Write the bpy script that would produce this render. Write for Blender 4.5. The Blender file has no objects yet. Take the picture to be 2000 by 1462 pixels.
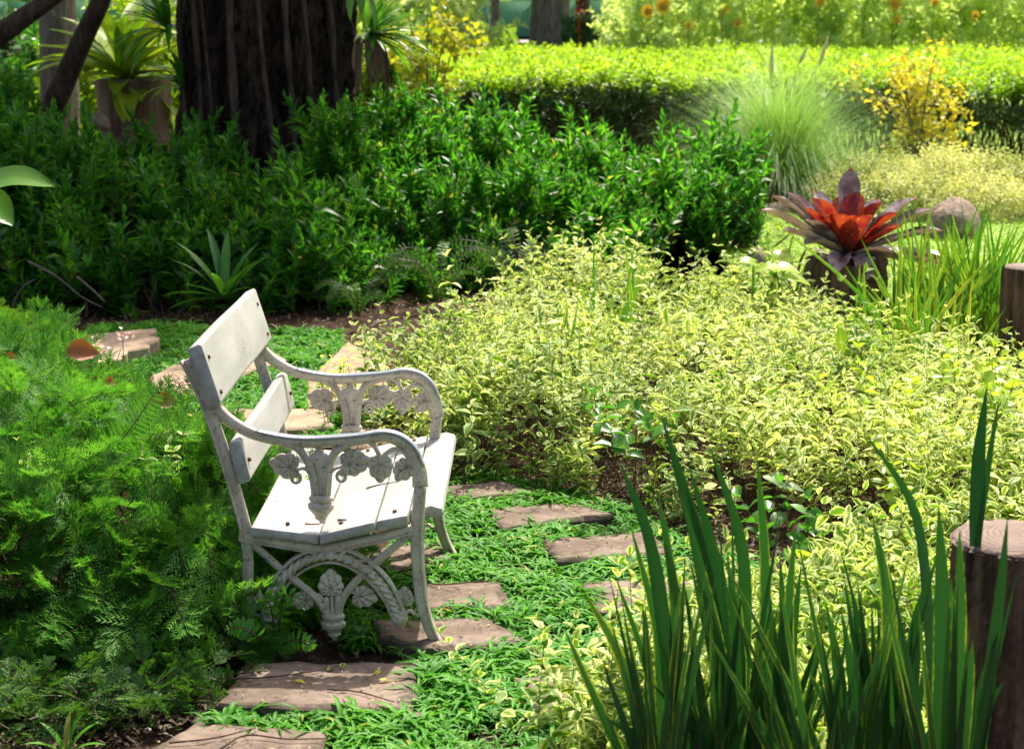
import bpy, math, random
import numpy as np
from mathutils import Vector
R = math.radians
rng = np.random.default_rng(7)
random.seed(7)
SC = bpy.context.scene
COL = SC.collection

# ------------------------------------------------------------ camera, sky, sun, exposure
H, PITCH, FPX = 1.88, R(12.15), 3350.0
cd = bpy.data.cameras.new('camera'); cam = bpy.data.objects.new('camera', cd); COL.objects.link(cam)
cam.location = (0, 0, H); cam.rotation_euler = (R(90) - PITCH, 0, 0)
cd.sensor_width = 36; cd.lens = 36 * FPX / 2000; cd.clip_end = 800; cd.clip_start = .05
cd.dof.use_dof = True; cd.dof.focus_distance = 5.6; cd.dof.aperture_fstop = 5.6
SC.camera = cam
SUN_EL, SUN_AZ = R(58), R(20)          # azimuth from +Y (away from camera) towards +X
sdir = Vector((math.sin(SUN_AZ) * math.cos(SUN_EL), math.cos(SUN_AZ) * math.cos(SUN_EL), math.sin(SUN_EL)))
w = bpy.data.worlds.new('World'); SC.world = w; w.use_nodes = True
nt = w.node_tree; bg = nt.nodes['Background']; sky = nt.nodes.new('ShaderNodeTexSky')
sky.sky_type = 'NISHITA'; sky.sun_disc = False; sky.sun_elevation = SUN_EL; sky.sun_rotation = SUN_AZ
nt.links.new(sky.outputs[0], bg.inputs[0]); bg.inputs[1].default_value = .13
sky.dust_density = 5; sky.air_density = .8; sky.ozone_density = .6
sl = bpy.data.lights.new('sun', 'SUN'); sl.energy = 4.1; sl.angle = R(.6); sl.color = (1, .95, .86)
so = bpy.data.objects.new('sun', sl); COL.objects.link(so)
so.rotation_euler = sdir.to_track_quat('Z', 'Y').to_euler(); so.location = (0, 0, 20)
SC.view_settings.view_transform = 'Standard'; SC.view_settings.look = 'None'
SC.view_settings.exposure = 1.06; SC.view_settings.gamma = 1
SC.view_settings.use_white_balance = True; SC.view_settings.white_balance_temperature = 6750
SC.render.engine = 'CYCLES'
cy = SC.cycles; cy.max_bounces = 7; cy.diffuse_bounces = 4; cy.glossy_bounces = 2; cy.transmission_bounces = 3
cy.use_denoising = True; cy.caustics_reflective = False; cy.caustics_refractive = False
cy.sample_clamp_indirect = 6

# ------------------------------------------------------------ placing helpers
CP, SP = math.cos(PITCH), math.sin(PITCH)
def ray(px, py):
    x = (px - 1000) / FPX; y = (731 - py) / FPX
    return np.array([x, CP + y * SP, -SP + y * CP])
def gp(px, py, z=0.0):
    d = ray(px, py); t = (z - H) / d[2]
    return np.array([d[0] * t, d[1] * t, z])
def dp(px, py, Y):
    d = ray(px, py); t = Y / d[1]
    return np.array([d[0] * t, Y, H + d[2] * t])

# ------------------------------------------------------------ object helpers
def put(o, parent=None):
    COL.objects.link(o)
    if parent is not None: o.parent = parent
    return o
def tag(o, label=None, cat=None, group=None, kind=None):
    if label: o['label'] = label
    if cat: o['category'] = cat
    if group: o['group'] = group
    if kind: o['kind'] = kind
    return o
def thing(name, label, cat, loc=(0, 0, 0), rz=0, group=None):
    o = bpy.data.objects.new(name, None); COL.objects.link(o)
    o.location = loc; o.rotation_euler = (0, 0, rz); o.empty_display_size = .1
    return tag(o, label, cat, group)

class Geo:
    """accumulates triangles / polygons with a per-vertex (random, across, along)"""
    def __init__(s): s.V = []; s.F = []; s.A = []; s.n = 0
    def add(s, V, F, A=None):
        V = np.asarray(V, float); F = np.asarray(F, int)
        if A is None: A = np.zeros((len(V), 3)); A[:, 0] = .5
        s.V.append(V); s.F.append(F + s.n); s.A.append(np.asarray(A, float)); s.n += len(V)
    def quads(s, V, Q, A=None):
        Q = np.asarray(Q, int); s.add(V, np.concatenate([Q[:, [0, 1, 2]], Q[:, [0, 2, 3]]]), A)
    def template(s): return np.concatenate(s.V), np.concatenate(s.F), np.concatenate(s.A)
    def mesh(s, name, mat, smooth=True):
        V, F, A = s.template()
        me = bpy.data.meshes.new(name); n, m = len(V), len(F)
        me.vertices.add(n); me.vertices.foreach_set('co', V.astype(np.float32).ravel())
        me.loops.add(m * 3); me.loops.foreach_set('vertex_index', F.astype(np.int32).ravel())
        me.polygons.add(m); me.polygons.foreach_set('loop_start', (np.arange(m) * 3).astype(np.int32))
        at = me.attributes.new('lf', 'FLOAT_VECTOR', 'POINT'); at.data.foreach_set('vector', A.astype(np.float32).ravel())
        me.update(calc_edges=True)
        if smooth: me.polygons.foreach_set('use_smooth', np.ones(m, bool))
        me.materials.append(mat); me.validate()
        return me
    def obj(s, name, mat, parent=None, smooth=True):
        return put(bpy.data.objects.new(name, s.mesh(name, mat, smooth)), parent)

def scatter(geo, tpl, loc, rot, scale, rnd):
    V, F, A = tpl; N = len(loc); nv = len(V)
    if N == 0: return
    P = np.einsum('nij,vj->nvi', rot, V) * np.asarray(scale).reshape(N, 1, 1) + np.asarray(loc)[:, None, :]
    AA = np.repeat(A[None], N, 0).copy(); AA[:, :, 0] = (AA[:, :, 0] + np.asarray(rnd)[:, None]) % 1.0
    FF = F[None] + (np.arange(N) * nv)[:, None, None]
    geo.add(P.reshape(-1, 3), FF.reshape(-1, 3), AA.reshape(-1, 3))
def scatter_multi(geo, tpls, loc, rot, scale, rnd):
    k = rng.integers(0, len(tpls), len(loc)); scale = np.broadcast_to(scale, (len(loc),))
    for i, t in enumerate(tpls):
        m = k == i; scatter(geo, t, loc[m], rot[m], scale[m], rnd[m])
def norm(a): return a / np.maximum(np.linalg.norm(a, axis=-1, keepdims=True), 1e-9)
def basis_z(d):
    """rotation matrices with column z = d and random roll"""
    d = norm(np.asarray(d, float)); N = len(d)
    h = rng.normal(size=(N, 3)); x = norm(np.cross(h, d)); y = np.cross(d, x)
    return np.stack([x, y, d], axis=-1)
def basis_x(d, up=(0, 0, 1), jit=.4):
    """column x = d, z near up: for leaves lying along x"""
    d = norm(np.asarray(d, float)); N = len(d)
    u = np.asarray(up, float) + rng.normal(size=(N, 3)) * jit
    y = norm(np.cross(u, d)); z = np.cross(d, y)
    return np.stack([d, y, z], axis=-1)
def smooth_path(P, n):
    P = np.asarray(P, float); Q = np.vstack([2 * P[0] - P[1], P, 2 * P[-1] - P[-2]]); out = []
    seg = len(P) - 1
    for i in range(n):
        u = i / (n - 1) * seg; k = min(int(u), seg - 1); t = u - k
        a, b, c, d = Q[k], Q[k + 1], Q[k + 2], Q[k + 3]
        out.append(.5 * (2 * b + (c - a) * t + (2 * a - 5 * b + 4 * c - d) * t * t + (3 * b - a - 3 * c + d) * t ** 3))
    return np.array(out)
def tube(geo, P, rad, ns=8, up=(0, 0, 1), ry=None, twist=None, A=None, cap=True, square=1.0):
    """sweep; rad in-plane half width, ry half width along 'up'"""
    P = np.asarray(P, float); n = len(P); T = norm(np.gradient(P, axis=0)); up = np.asarray(up, float)
    rad = np.broadcast_to(rad, (n,)); ry = rad if ry is None else np.broadcast_to(ry, (n,))
    th = np.linspace(0, 2 * np.pi, ns, endpoint=False); V = []
    for i in range(n):
        s = np.cross(T[i], up); L = np.linalg.norm(s)
        s = np.cross(T[i], [1, 0, 0.01]) if L < 1e-4 else s; s = s / np.linalg.norm(s); u = np.cross(s, T[i])
        c, q = np.cos(th), np.sin(th); c = np.sign(c) * abs(c) ** square; q = np.sign(q) * abs(q) ** square
        m = 1.0 if twist is None else 1 + twist[0] * np.cos(twist[1] * th - twist[2] * i)
        V.append(P[i] + ((c * m * rad[i])[:, None] * s + (q * m * ry[i])[:, None] * u))
    V = np.concatenate(V); Q = []
    for i in range(n - 1):
        for j in range(ns):
            a = i * ns + j; b = i * ns + (j + 1) % ns; Q.append((a, b, b + ns, a + ns))
    F = np.array(Q); F = np.concatenate([F[:, [0, 1, 2]], F[:, [0, 2, 3]]])
    if cap:
        V = np.vstack([V, P[0], P[-1]]); c0, c1 = len(V) - 2, len(V) - 1
        F = np.vstack([F, [(c0, (j + 1) % ns, j) for j in range(ns)], [(c1, (n - 1) * ns + j, (n - 1) * ns + (j + 1) % ns) for j in range(ns)]])
    AA = np.zeros((len(V), 3)); AA[:] = (.5, -1, 0) if A is None else A
    geo.add(V, F, AA)
def strap(P, W, nrm, fold=.15, rnd=.5):
    """strap leaf along path P with half widths W; returns V,F,A (5 across)"""
    P = np.asarray(P, float); n = len(P); T = norm(np.gradient(P, axis=0)); V = []; A = []
    nrm = np.asarray(nrm, float)
    for i in range(n):
        s = np.cross(T[i], nrm); s /= max(np.linalg.norm(s), 1e-6); u = np.cross(s, T[i])
        for a in (-1, -.8, 0, .8, 1):
            V.append(P[i] + s * a * W[i] + u * abs(a) * W[i] * fold); A.append((rnd, abs(a), i / (n - 1)))
    Q = []
    for i in range(n - 1):
        for j in range(4):
            a = i * 5 + j; Q.append((a, a + 1, a + 6, a + 5))
    Q = np.array(Q); return np.array(V), np.concatenate([Q[:, [0, 1, 2]], Q[:, [0, 2, 3]]]), np.array(A)

# ------------------------------------------------------------ materials
def nodes_of(name):
    m = bpy.data.materials.new(name); m.use_nodes = True; t = m.node_tree
    return m, t, t.nodes['Principled BSDF'], t.nodes['Material Output']
def mixc(t, f, a, b, typ='MIX'):
    n = t.nodes.new('ShaderNodeMix'); n.data_type = 'RGBA'; n.blend_type = typ
    for s, v in ((0, f), (6, a), (7, b)):
        if hasattr(v, 'is_linked') or hasattr(v, 'links'): t.links.new(v, n.inputs[s])
        elif s == 0: n.inputs[0].default_value = v
        else: n.inputs[s].default_value = (*v, 1)
    return n.outputs[2]
def noise(t, scale, detail=4, rough=.6, co=None, dist=0):
    n = t.nodes.new('ShaderNodeTexNoise'); n.inputs['Scale'].default_value = scale
    n.inputs['Detail'].default_value = detail; n.inputs['Roughness'].default_value = rough; n.inputs['Distortion'].default_value = dist
    if co is not None: t.links.new(co, n.inputs['Vector'])
    return n.outputs[0]
def ramp(t, v, a, b):
    n = t.nodes.new('ShaderNodeMapRange'); n.inputs[1].default_value = a; n.inputs[2].default_value = b
    n.interpolation_type = 'SMOOTHSTEP'; t.links.new(v, n.inputs[0]); return n.outputs[0]
def mth(t, op, a, b=0.0):
    n = t.nodes.new('ShaderNodeMath'); n.operation = op
    for i, v in enumerate((a, b)):
        if hasattr(v, 'links'): t.links.new(v, n.inputs[i])
        else: n.inputs[i].default_value = v
    return n.outputs[0]
def bump(t, b, h, strength, dist):
    n = t.nodes.new('ShaderNodeBump'); n.inputs['Strength'].default_value = strength; n.inputs['Distance'].default_value = dist
    t.links.new(h, n.inputs['Height']); t.links.new(n.outputs[0], b.inputs['Normal'])
def coord(t, which='Object'): return t.nodes.new('ShaderNodeTexCoord').outputs[which]
def leafmat(name, c0, c1, margin=None, m0=.45, m1=.75, trans=.35, rough=.42, stem=(.09, .06, .03), tcol=1.25, odd=None, oddp=.96, spec=.5):
    m, t, b, out = nodes_of(name); at = t.nodes.new('ShaderNodeAttribute'); at.attribute_name = 'lf'
    sx = t.nodes.new('ShaderNodeSeparateXYZ'); t.links.new(at.outputs['Vector'], sx.inputs[0])
    r, ac, al = sx.outputs
    co = coord(t)
    col = mixc(t, r, c0, c1)
    big = noise(t, 1.7, 2, .5, co)
    col = mixc(t, ramp(t, big, .35, .65), mixc(t, 1.0, col, (.72, .82, .72), 'MULTIPLY'), col)
    if margin is not None:
        fine = noise(t, 60, 2, .5, co)
        v = mth(t, 'ADD', ac, mth(t, 'MULTIPLY', mth(t, 'SUBTRACT', fine, .5), .7))
        v = mth(t, 'ADD', v, mth(t, 'MULTIPLY', mth(t, 'SUBTRACT', r, .5), .45))
        v = mth(t, 'ADD', v, mth(t, 'MULTIPLY', mth(t, 'SUBTRACT', big, .5), 1.5))
        col = mixc(t, ramp(t, v, m0, m1), col, margin)
    else:
        mid = mth(t, 'SUBTRACT', 1.0, ramp(t, ac, 0.0, .22))
        col = mixc(t, mth(t, 'MULTIPLY', mid, .45), col, mixc(t, 1.0, col, (1.9, 1.7, 1.5), 'MULTIPLY'))
    if odd is not None:
        col = mixc(t, mth(t, 'GREATER_THAN', r, oddp), col, odd)
    isst = mth(t, 'LESS_THAN', ac, -.01)
    col = mixc(t, isst, col, stem)
    t.links.new(col, b.inputs['Base Color']); b.inputs['Roughness'].default_value = rough
    b.inputs['Specular IOR Level'].default_value = spec
    tr = t.nodes.new('ShaderNodeBsdfTranslucent'); t.links.new(mixc(t, 1.0, col, (tcol, tcol, tcol * .6), 'MULTIPLY'), tr.inputs[0])
    mx = t.nodes.new('ShaderNodeMixShader')
    t.links.new(mth(t, 'MULTIPLY', mth(t, 'SUBTRACT', 1.0, isst), trans), mx.inputs[0])
    t.links.new(b.outputs[0], mx.inputs[1]); t.links.new(tr.outputs[0], mx.inputs[2]); t.links.new(mx.outputs[0], out.inputs[0])
    return m
def plainmat(name, c0, c1, scale=20, rough=.8, bs=.4, bd=.01, spec=.3, dirt=None, d0=.6, d1=.75, dscale=60, stretch=None, which='Object'):
    m, t, b, out = nodes_of(name); co = coord(t, which)
    if stretch:
        mp = t.nodes.new('ShaderNodeMapping'); mp.inputs['Scale'].default_value = stretch; t.links.new(co, mp.inputs[0]); co = mp.outputs[0]
    n = noise(t, scale, 6, .62, co); col = mixc(t, ramp(t, n, .3, .7), c0, c1)
    if dirt is not None: col = mixc(t, ramp(t, noise(t, dscale, 5, .7, co), d0, d1), col, dirt)
    t.links.new(col, b.inputs['Base Color']); b.inputs['Roughness'].default_value = rough; b.inputs['Specular IOR Level'].default_value = spec
    if bs: bump(t, b, n, bs, bd)
    return m
M = {}
M['soil'] = plainmat('soil', (.022, .013, .008), (.085, .052, .032), 26, .95, 1, .03, .1, dirt=(.13, .09, .055), d0=.58, d1=.72, dscale=55)
M['lawn'] = plainmat('lawn', (.12, .21, .03), (.24, .34, .07), 1.3, .9, .6, .03, .1, dirt=(.34, .36, .14), d0=.5, d1=.7, dscale=7)
M['stone'] = plainmat('sandstone', (.14, .085, .065), (.27, .18, .145), 5.5, .82, .6, .008, .25, dirt=(.055, .035, .026), d0=.50, d1=.72, dscale=30)
def slabmat(name, c0, c1, dk):
    m = plainmat(name, c0, c1, 5.5, .85, .7, .01, .25, dirt=dk, d0=.50, d1=.72, dscale=30); t = m.node_tree; b = t.nodes['Principled BSDF']; co = coord(t)
    at = t.nodes.new('ShaderNodeAttribute'); at.attribute_name = 'lf'; sx = t.nodes.new('ShaderNodeSeparateXYZ'); t.links.new(at.outputs['Vector'], sx.inputs[0]); src = b.inputs['Base Color'].links[0].from_socket
    e = mth(t, 'ADD', sx.outputs[1], mth(t, 'MULTIPLY', mth(t, 'SUBTRACT', noise(t, 13, 5, .7, co), .5), 1.6))
    col = mixc(t, mth(t, 'MULTIPLY', ramp(t, e, .55, .95), .8), src, (.05, .04, .022)); col = mixc(t, mth(t, 'MULTIPLY', ramp(t, noise(t, 7, 6, .75, co), .62, .72), .5), col, (.33, .27, .22)); t.links.new(col, b.inputs['Base Color']); return m
M['stone'] = slabmat('sandstone_slab', (.118, .084, .062), (.24, .182, .142), (.055, .036, .026))
M['paleston'] = plainmat('pale_stone', (.25, .17, .11), (.38, .29, .20), 7, .85, .7, .01, .25, dirt=(.12, .08, .05), d0=.55, d1=.75, dscale=30)
M['rock'] = plainmat('rock', (.20, .14, .10), (.40, .30, .23), 9, .85, 1, .05, .3, dirt=(.12, .09, .07), d0=.5, d1=.7, dscale=22)
M['rope'] = M['iron'] = plainmat('painted_iron', (.40, .345, .265), (.62, .555, .45), 11, .5, .35, .002, .4, dirt=(.12, .10, .075), d0=.54, d1=.68, dscale=85)
M['worn'] = plainmat('worn_arm_top', (.20, .22, .25), (.30, .32, .35), 14, .32, .15, .001, .5, dirt=(.55, .54, .5), d0=.6, d1=.66, dscale=60)
M['bark'] = plainmat('dark_bark', (.010, .007, .005), (.085, .052, .034), 5, .95, 1, .09, .15, stretch=(2.4, 2.4, .7), dirt=(.006, .004, .003), d0=.5, d1=.62, dscale=9)
M['bark2'] = plainmat('branch_bark', (.035, .022, .015), (.12, .08, .055), 9, .9, 1, .02, .2, stretch=(2, 2, .6))
M['bark3'] = plainmat('grey_bark', (.10, .08, .065), (.22, .18, .15), 6, .9, .8, .04, .2, stretch=(2, 2, .6))
M['wood'] = plainmat('post_wood', (.040, .022, .013), (.20, .115, .07), 8, .85, .9, .015, .25, stretch=(3, 3, .35))
M['woodtop'] = plainmat('post_top', (.12, .075, .055), (.30, .21, .17), 14, .85, .6, .006, .25)
def ringmat():
    m, t, b, out = nodes_of('sawn_rings'); co = coord(t); wv = t.nodes.new('ShaderNodeTexWave'); wv.wave_type = 'RINGS'; wv.rings_direction = 'Z'; wv.inputs['Scale'].default_value = 21; wv.inputs['Distortion'].default_value = 9; wv.inputs['Detail'].default_value = 3; t.links.new(co, wv.inputs['Vector'])
    col = mixc(t, wv.outputs[1], (.13, .088, .066), (.22, .155, .12)); col = mixc(t, ramp(t, noise(t, 24, 5, .7, co), .45, .65), col, (.15, .105, .08))
    gr = t.nodes.new('ShaderNodeTexGradient'); gr.gradient_type = 'RADIAL'; t.links.new(co, gr.inputs[0]); cv = t.nodes.new('ShaderNodeCombineXYZ'); t.links.new(mth(t, 'MULTIPLY', gr.outputs[1], 17.0), cv.inputs[0])
    col = mixc(t, mth(t, 'MULTIPLY', ramp(t, noise(t, 2.0, 3, .7, cv.outputs[0]), .60, .66), .85), col, (.03, .02, .014)); t.links.new(col, b.inputs['Base Color']); b.inputs['Roughness'].default_value = .85
    bump(t, b, wv.outputs[1], .5, .003); return m
M['woodtop'] = ringmat()
M['log'] = plainmat('log_wood', (.12, .07, .045), (.26, .17, .115), 6, .85, .9, .02, .25, stretch=(2, 2, .25))
M['litter'] = leafmat('leaf_litter', (.06, .032, .018), (.20, .12, .065), trans=.1, rough=.7)
M['crumb'] = leafmat('leaf_crumb', (.08, .045, .02), (.55, .42, .18), trans=.1, rough=.7)
M['greenfence'] = plainmat('green_mesh_fence', (.06, .20, .09), (.10, .28, .14), 3, .8, 0)
M['roadgrey'] = plainmat('far_path', (.30, .27, .24), (.36, .33, .3), 1, .9, 0)

# painted boards: white paint with hairline cracks, specks and grey weathering at the rounded rims
def board_mat():
    m, t, b, out = nodes_of('white_board_paint'); co = coord(t)
    mp = t.nodes.new('ShaderNodeMapping'); mp.inputs['Scale'].default_value = (2.2, .55, 2.2); t.links.new(co, mp.inputs[0]); cs = mp.outputs[0]
    n = noise(t, 5, 5, .6, cs); col = mixc(t, ramp(t, n, .3, .7), (.34, .34, .315), (.45, .45, .42))
    speck = noise(t, 70, 4, .75, cs); col = mixc(t, mth(t, 'MULTIPLY', ramp(t, speck, .66, .72), .8), col, (.16, .13, .10))
    vor = t.nodes.new('ShaderNodeTexVoronoi'); vor.feature = 'DISTANCE_TO_EDGE'; vor.inputs['Scale'].default_value = 5
    mq = t.nodes.new('ShaderNodeMapping'); mq.inputs['Scale'].default_value = (4.5, .8, 4.5); t.links.new(co, mq.inputs[0])
    wob = t.nodes.new('ShaderNodeVectorMath'); wob.operation = 'ADD'; t.links.new(mq.outputs[0], wob.inputs[0])
    nn = t.nodes.new('ShaderNodeTexNoise'); nn.inputs['Scale'].default_value = 6; t.links.new(co, nn.inputs['Vector']); t.links.new(nn.outputs[1], wob.inputs[1])
    t.links.new(wob.outputs[0], vor.inputs['Vector'])
    crack = mth(t, 'MULTIPLY', mth(t, 'SUBTRACT', 1.0, ramp(t, vor.outputs[0], .004, .022)), ramp(t, noise(t, 3.3, 2, .5, co), .56, .66))
    col = mixc(t, mth(t, 'MULTIPLY', crack, .75), col, (.10, .08, .06))
    at = t.nodes.new('ShaderNodeAttribute'); at.attribute_name = 'lf'
    sx = t.nodes.new('ShaderNodeSeparateXYZ'); t.links.new(at.outputs['Vector'], sx.inputs[0])
    wear = mth(t, 'MULTIPLY', sx.outputs[1], ramp(t, noise(t, 34, 6, .72, co), .42, .62))
    mg = t.nodes.new('ShaderNodeMapping'); mg.inputs['Scale'].default_value = (60, 2.5, 60); t.links.new(co, mg.inputs[0]); gr = noise(t, 1.0, 4, .6, mg.outputs[0])
    col = mixc(t, mth(t, 'MULTIPLY', ramp(t, gr, .5, .75), .22), col, (.30, .29, .26))
    col = mixc(t, mth(t, 'MULTIPLY', ramp(t, noise(t, 3.2, 4, .6, co), .56, .68), .45), col, (.33, .32, .29))
    col = mixc(t, mth(t, 'MULTIPLY', wear, .85), col, (.25, .24, .21))
    t.links.new(col, b.inputs['Base Color']); b.inputs['Roughness'].default_value = .42
    bump(t, b, n, .25, .002); return m
M['board'] = board_mat()
M['rust'] = plainmat('rusty_bolt', (.07, .03, .015), (.2, .1, .05), 60, .8, .3, .001)

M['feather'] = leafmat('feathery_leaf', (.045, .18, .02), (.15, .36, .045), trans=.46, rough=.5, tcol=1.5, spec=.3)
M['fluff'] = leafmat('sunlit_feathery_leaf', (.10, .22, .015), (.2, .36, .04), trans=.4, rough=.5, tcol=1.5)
M['selag'] = leafmat('spikemoss_leaf', (.04, .15, .015), (.13, .27, .04), trans=.35, rough=.5)
M['varieg'] = leafmat('variegated_leaf', (.12, .26, .02), (.26, .40, .05), margin=(.70, .76, .30), m0=.33, m1=.66, trans=.42, rough=.5, stem=(.13, .10, .05), tcol=1.2, spec=.3)
M['variegfar'] = leafmat('cream_leaf', (.30, .38, .08), (.45, .52, .14), margin=(.76, .76, .34), m0=.3, m1=.6, trans=.4, rough=.5, tcol=1.15)
M['dark'] = leafmat('glossy_dark_leaf', (.02, .125, .014), (.12, .34, .025), trans=.5, rough=.42, tcol=1.9, spec=.4, odd=(.24, .26, .03), oddp=.975, stem=(.05, .035, .02))
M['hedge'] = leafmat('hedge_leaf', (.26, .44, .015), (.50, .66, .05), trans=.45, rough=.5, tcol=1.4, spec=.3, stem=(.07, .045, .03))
M['hedgeshade'] = leafmat('shaded_hedge_leaf', (.03, .08, .01), (.08, .16, .02), trans=.3, rough=.5, stem=(.07, .045, .03))  # dark copy of the hedge leaf, shade away from the sun put into its colour
M['tallfl'] = leafmat('tall_border_leaf', (.46, .58, .16), (.68, .78, .36), trans=.6, rough=.5, tcol=1.4, spec=.3)
M['canopy'] = leafmat('canopy_leaf', (.03, .09, .012), (.07, .17, .02), trans=.3, rough=.4, stem=(.03, .02, .015))
M['grass'] = leafmat('broad_grass', (.045, .21, .015), (.13, .38, .03), trans=.42, rough=.5, tcol=1.5, spec=.25, odd=(.3, .32, .06), oddp=.97)
M['lawnblade'] = leafmat('lawn_blade', (.24, .42, .02), (.44, .62, .05), trans=.42, rough=.5)
M['fount'] = leafmat('fountain_grass_blade', (.22, .42, .07), (.42, .6, .2), trans=.45, rough=.4, tcol=1.2)
M['plume'] = leafmat('grass_plume', (.55, .48, .36), (.66, .6, .48), trans=.3, rough=.8)
M['yellow'] = leafmat('yellow_leaf', (.60, .46, .03), (.80, .68, .09), trans=.45, rough=.5, stem=(.30, .22, .15), tcol=1.2)
M['ygreen'] = leafmat('yellow_green_leaf', (.30, .36, .02), (.55, .52, .05), trans=.45, rough=.4, stem=(.12, .09, .05), tcol=1.25)
def swordmat(name, c0, c1, margin, m0, trans):
    m = leafmat(name, c0, c1, margin=margin, m0=m0, m1=1.0, trans=trans, rough=.36, tcol=1.5, spec=.4)
    t = m.node_tree; b = t.nodes['Principled BSDF']; sp = [n for n in t.nodes if n.type == 'SEPXYZ'][0]; at = [n for n in t.nodes if n.type == 'ATTRIBUTE'][0]
    mp = t.nodes.new('ShaderNodeMapping'); mp.inputs['Scale'].default_value = (37, 5.5, .9); t.links.new(at.outputs['Vector'], mp.inputs[0])
    st = noise(t, 2.2, 3, .6, mp.outputs[0]); src = b.inputs['Base Color'].links[0].from_socket
    col = mixc(t, mth(t, 'MULTIPLY', ramp(t, st, .42, .62), .85), src, mixc(t, 1.0, src, (3.0, 1.75, 1.4), 'MULTIPLY'))
    col = mixc(t, mth(t, 'GREATER_THAN', sp.outputs[0], .95), col, mixc(t, 1.0, col, (2.3, 1.5, 1.0), 'MULTIPLY'))
    mt = noise(t, 60, 3, .7, coord(t)); col = mixc(t, mth(t, 'MULTIPLY', ramp(t, mt, .55, .7), .35), col, (.01, .035, .015))
    col = mixc(t, mth(t, 'MULTIPLY', ramp(t, sp.outputs[2], .93, 1.0), .8), col, (.07, .045, .02))
    t.links.new(col, b.inputs['Base Color']); return m
M['snake'] = swordmat('sword_leaf', (.010, .062, .018), (.036, .145, .03), (.22, .32, .03), .88, .22)
M['ygreen2'] = leafmat('yellow_green_strap', (.16, .30, .02), (.36, .44, .03), trans=.4, rough=.45, tcol=1.3, spec=.3)
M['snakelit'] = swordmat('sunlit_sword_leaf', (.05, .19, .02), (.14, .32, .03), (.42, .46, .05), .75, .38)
M['leftleaf'] = leafmat('glossy_green_leaf', (.06, .17, .015), (.10, .24, .02), trans=.3, rough=.35)
M['lime'] = leafmat('lime_leaf', (.30, .46, .03), (.50, .62, .08), trans=.45, rough=.35, tcol=1.3)
M['green'] = leafmat('mid_green_leaf', (.05, .19, .02), (.12, .33, .03), trans=.4, rough=.32, tcol=1.5)
M['orangeleaf'] = leafmat('dead_orange_leaf', (.36, .09, .02), (.45, .14, .04), trans=.3, rough=.5)
M['pink'] = leafmat('pink_petal', (.75, .38, .40), (.8, .5, .5), trans=.4, rough=.5)
M['sunfl'] = leafmat('sunflower_petal', (.75, .38, .02), (.85, .5, .03), trans=.3, rough=.5)
M['brownc'] = plainmat('flower_disc', (.45, .22, .03), (.6, .32, .04), 80, .9, .4, .004)
M['redleaf'] = leafmat('red_shrub_leaf', (.5, .05, .02), (.6, .12, .05), trans=.3)
M['shell'] = plainmat('snail_shell', (.5, .45, .38), (.75, .7, .62), 40, .35, .2, .001)
def brom_mat():
    m = leafmat('bromeliad_leaf', (.16, .09, .11), (.24, .15, .17), trans=.22, rough=.3, tcol=1.2)
    t = m.node_tree; b = t.nodes['Principled BSDF']
    at = [n for n in t.nodes if n.type == 'SEPXYZ'][0]
    co = coord(t)
    base = mixc(t, ramp(t, noise(t, 7, 3, .6, co), .35, .65), (.12, .055, .06), (.60, .52, .50))
    col = mixc(t, ramp(t, at.outputs[2], .93, 1.0), base, (.45, .05, .06))
    col = mixc(t, mth(t, 'SUBTRACT', 1.0, ramp(t, at.outputs[2], .0, .35)), col, (.10, .075, .03))
    t.links.new(col, b.inputs['Base Color']); return m
M['brom'] = brom_mat()
def bromred_mat():
    m = leafmat('bromeliad_heart_leaf', (.5, .05, .01), (.6, .1, .02), trans=.35, rough=.3, tcol=1.3)
    t = m.node_tree; b = t.nodes['Principled BSDF']; at = [n for n in t.nodes if n.type == 'SEPXYZ'][0]
    co = coord(t)
    spots = ramp(t, noise(t, 85, 2, .5, co), .64, .70)
    col = mixc(t, ramp(t, noise(t, 9, 2, .5, co), .4, .6), (.27, .018, .012), (.42, .06, .015))
    col = mixc(t, mth(t, 'MULTIPLY', spots, .8), col, (.75, .4, .05))
    col = mixc(t, mth(t, 'SUBTRACT', 1.0, ramp(t, at.outputs[2], .1, .45)), col, (.10, .03, .015))
    t.links.new(col, b.inputs['Base Color'])
    for n in t.nodes:
        if n.type == 'BSDF_TRANSLUCENT': t.links.new(col, n.inputs[0])
    return m
M['bromred'] = bromred_mat()

# ------------------------------------------------------------ leaf and sprig templates
def leaf5(L, W, fold=.25, droop=.15, rnd=.5, peak=.45):
    V = [(0, 0, 0), (L * peak, -W / 2, fold * W), (L * peak, 0, 0), (L * peak, W / 2, fold * W), (L, 0, -droop * L)]
    F = [(0, 2, 1), (0, 3, 2), (1, 2, 4), (2, 3, 4)]
    A = [(rnd, .35, 0), (rnd, 1, .5), (rnd, 0, .5), (rnd, 1, .5), (rnd, .9, 1)]
    return np.array(V, float), np.array(F), np.array(A, float)
def leaf9(L, W, fold=.22, droop=.2, rnd=.5):
    V, A = [(0, 0, 0)], [(rnd, .4, 0)]
    for t, ww in ((.22, .72), (.52, 1.0), (.8, .55)):
        for a in (-1, 0, 1):
            V.append((L * t, a * W / 2 * ww, abs(a) * fold * W * ww - droop * L * t * t)); A.append((rnd, abs(a), t))
    V.append((L, 0, -droop * L * 1.05)); A.append((rnd, .9, 1))
    F = [(0, 2, 1), (0, 3, 2)]
    for k in (0, 1):
        a = 1 + 3 * k
        F += [(a, a + 1, a + 4), (a, a + 4, a + 3), (a + 1, a + 2, a + 5), (a + 1, a + 5, a + 4)]
    F += [(7, 8, 10), (8, 9, 10)]
    return np.array(V, float), np.array(F), np.array(A, float)
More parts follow.
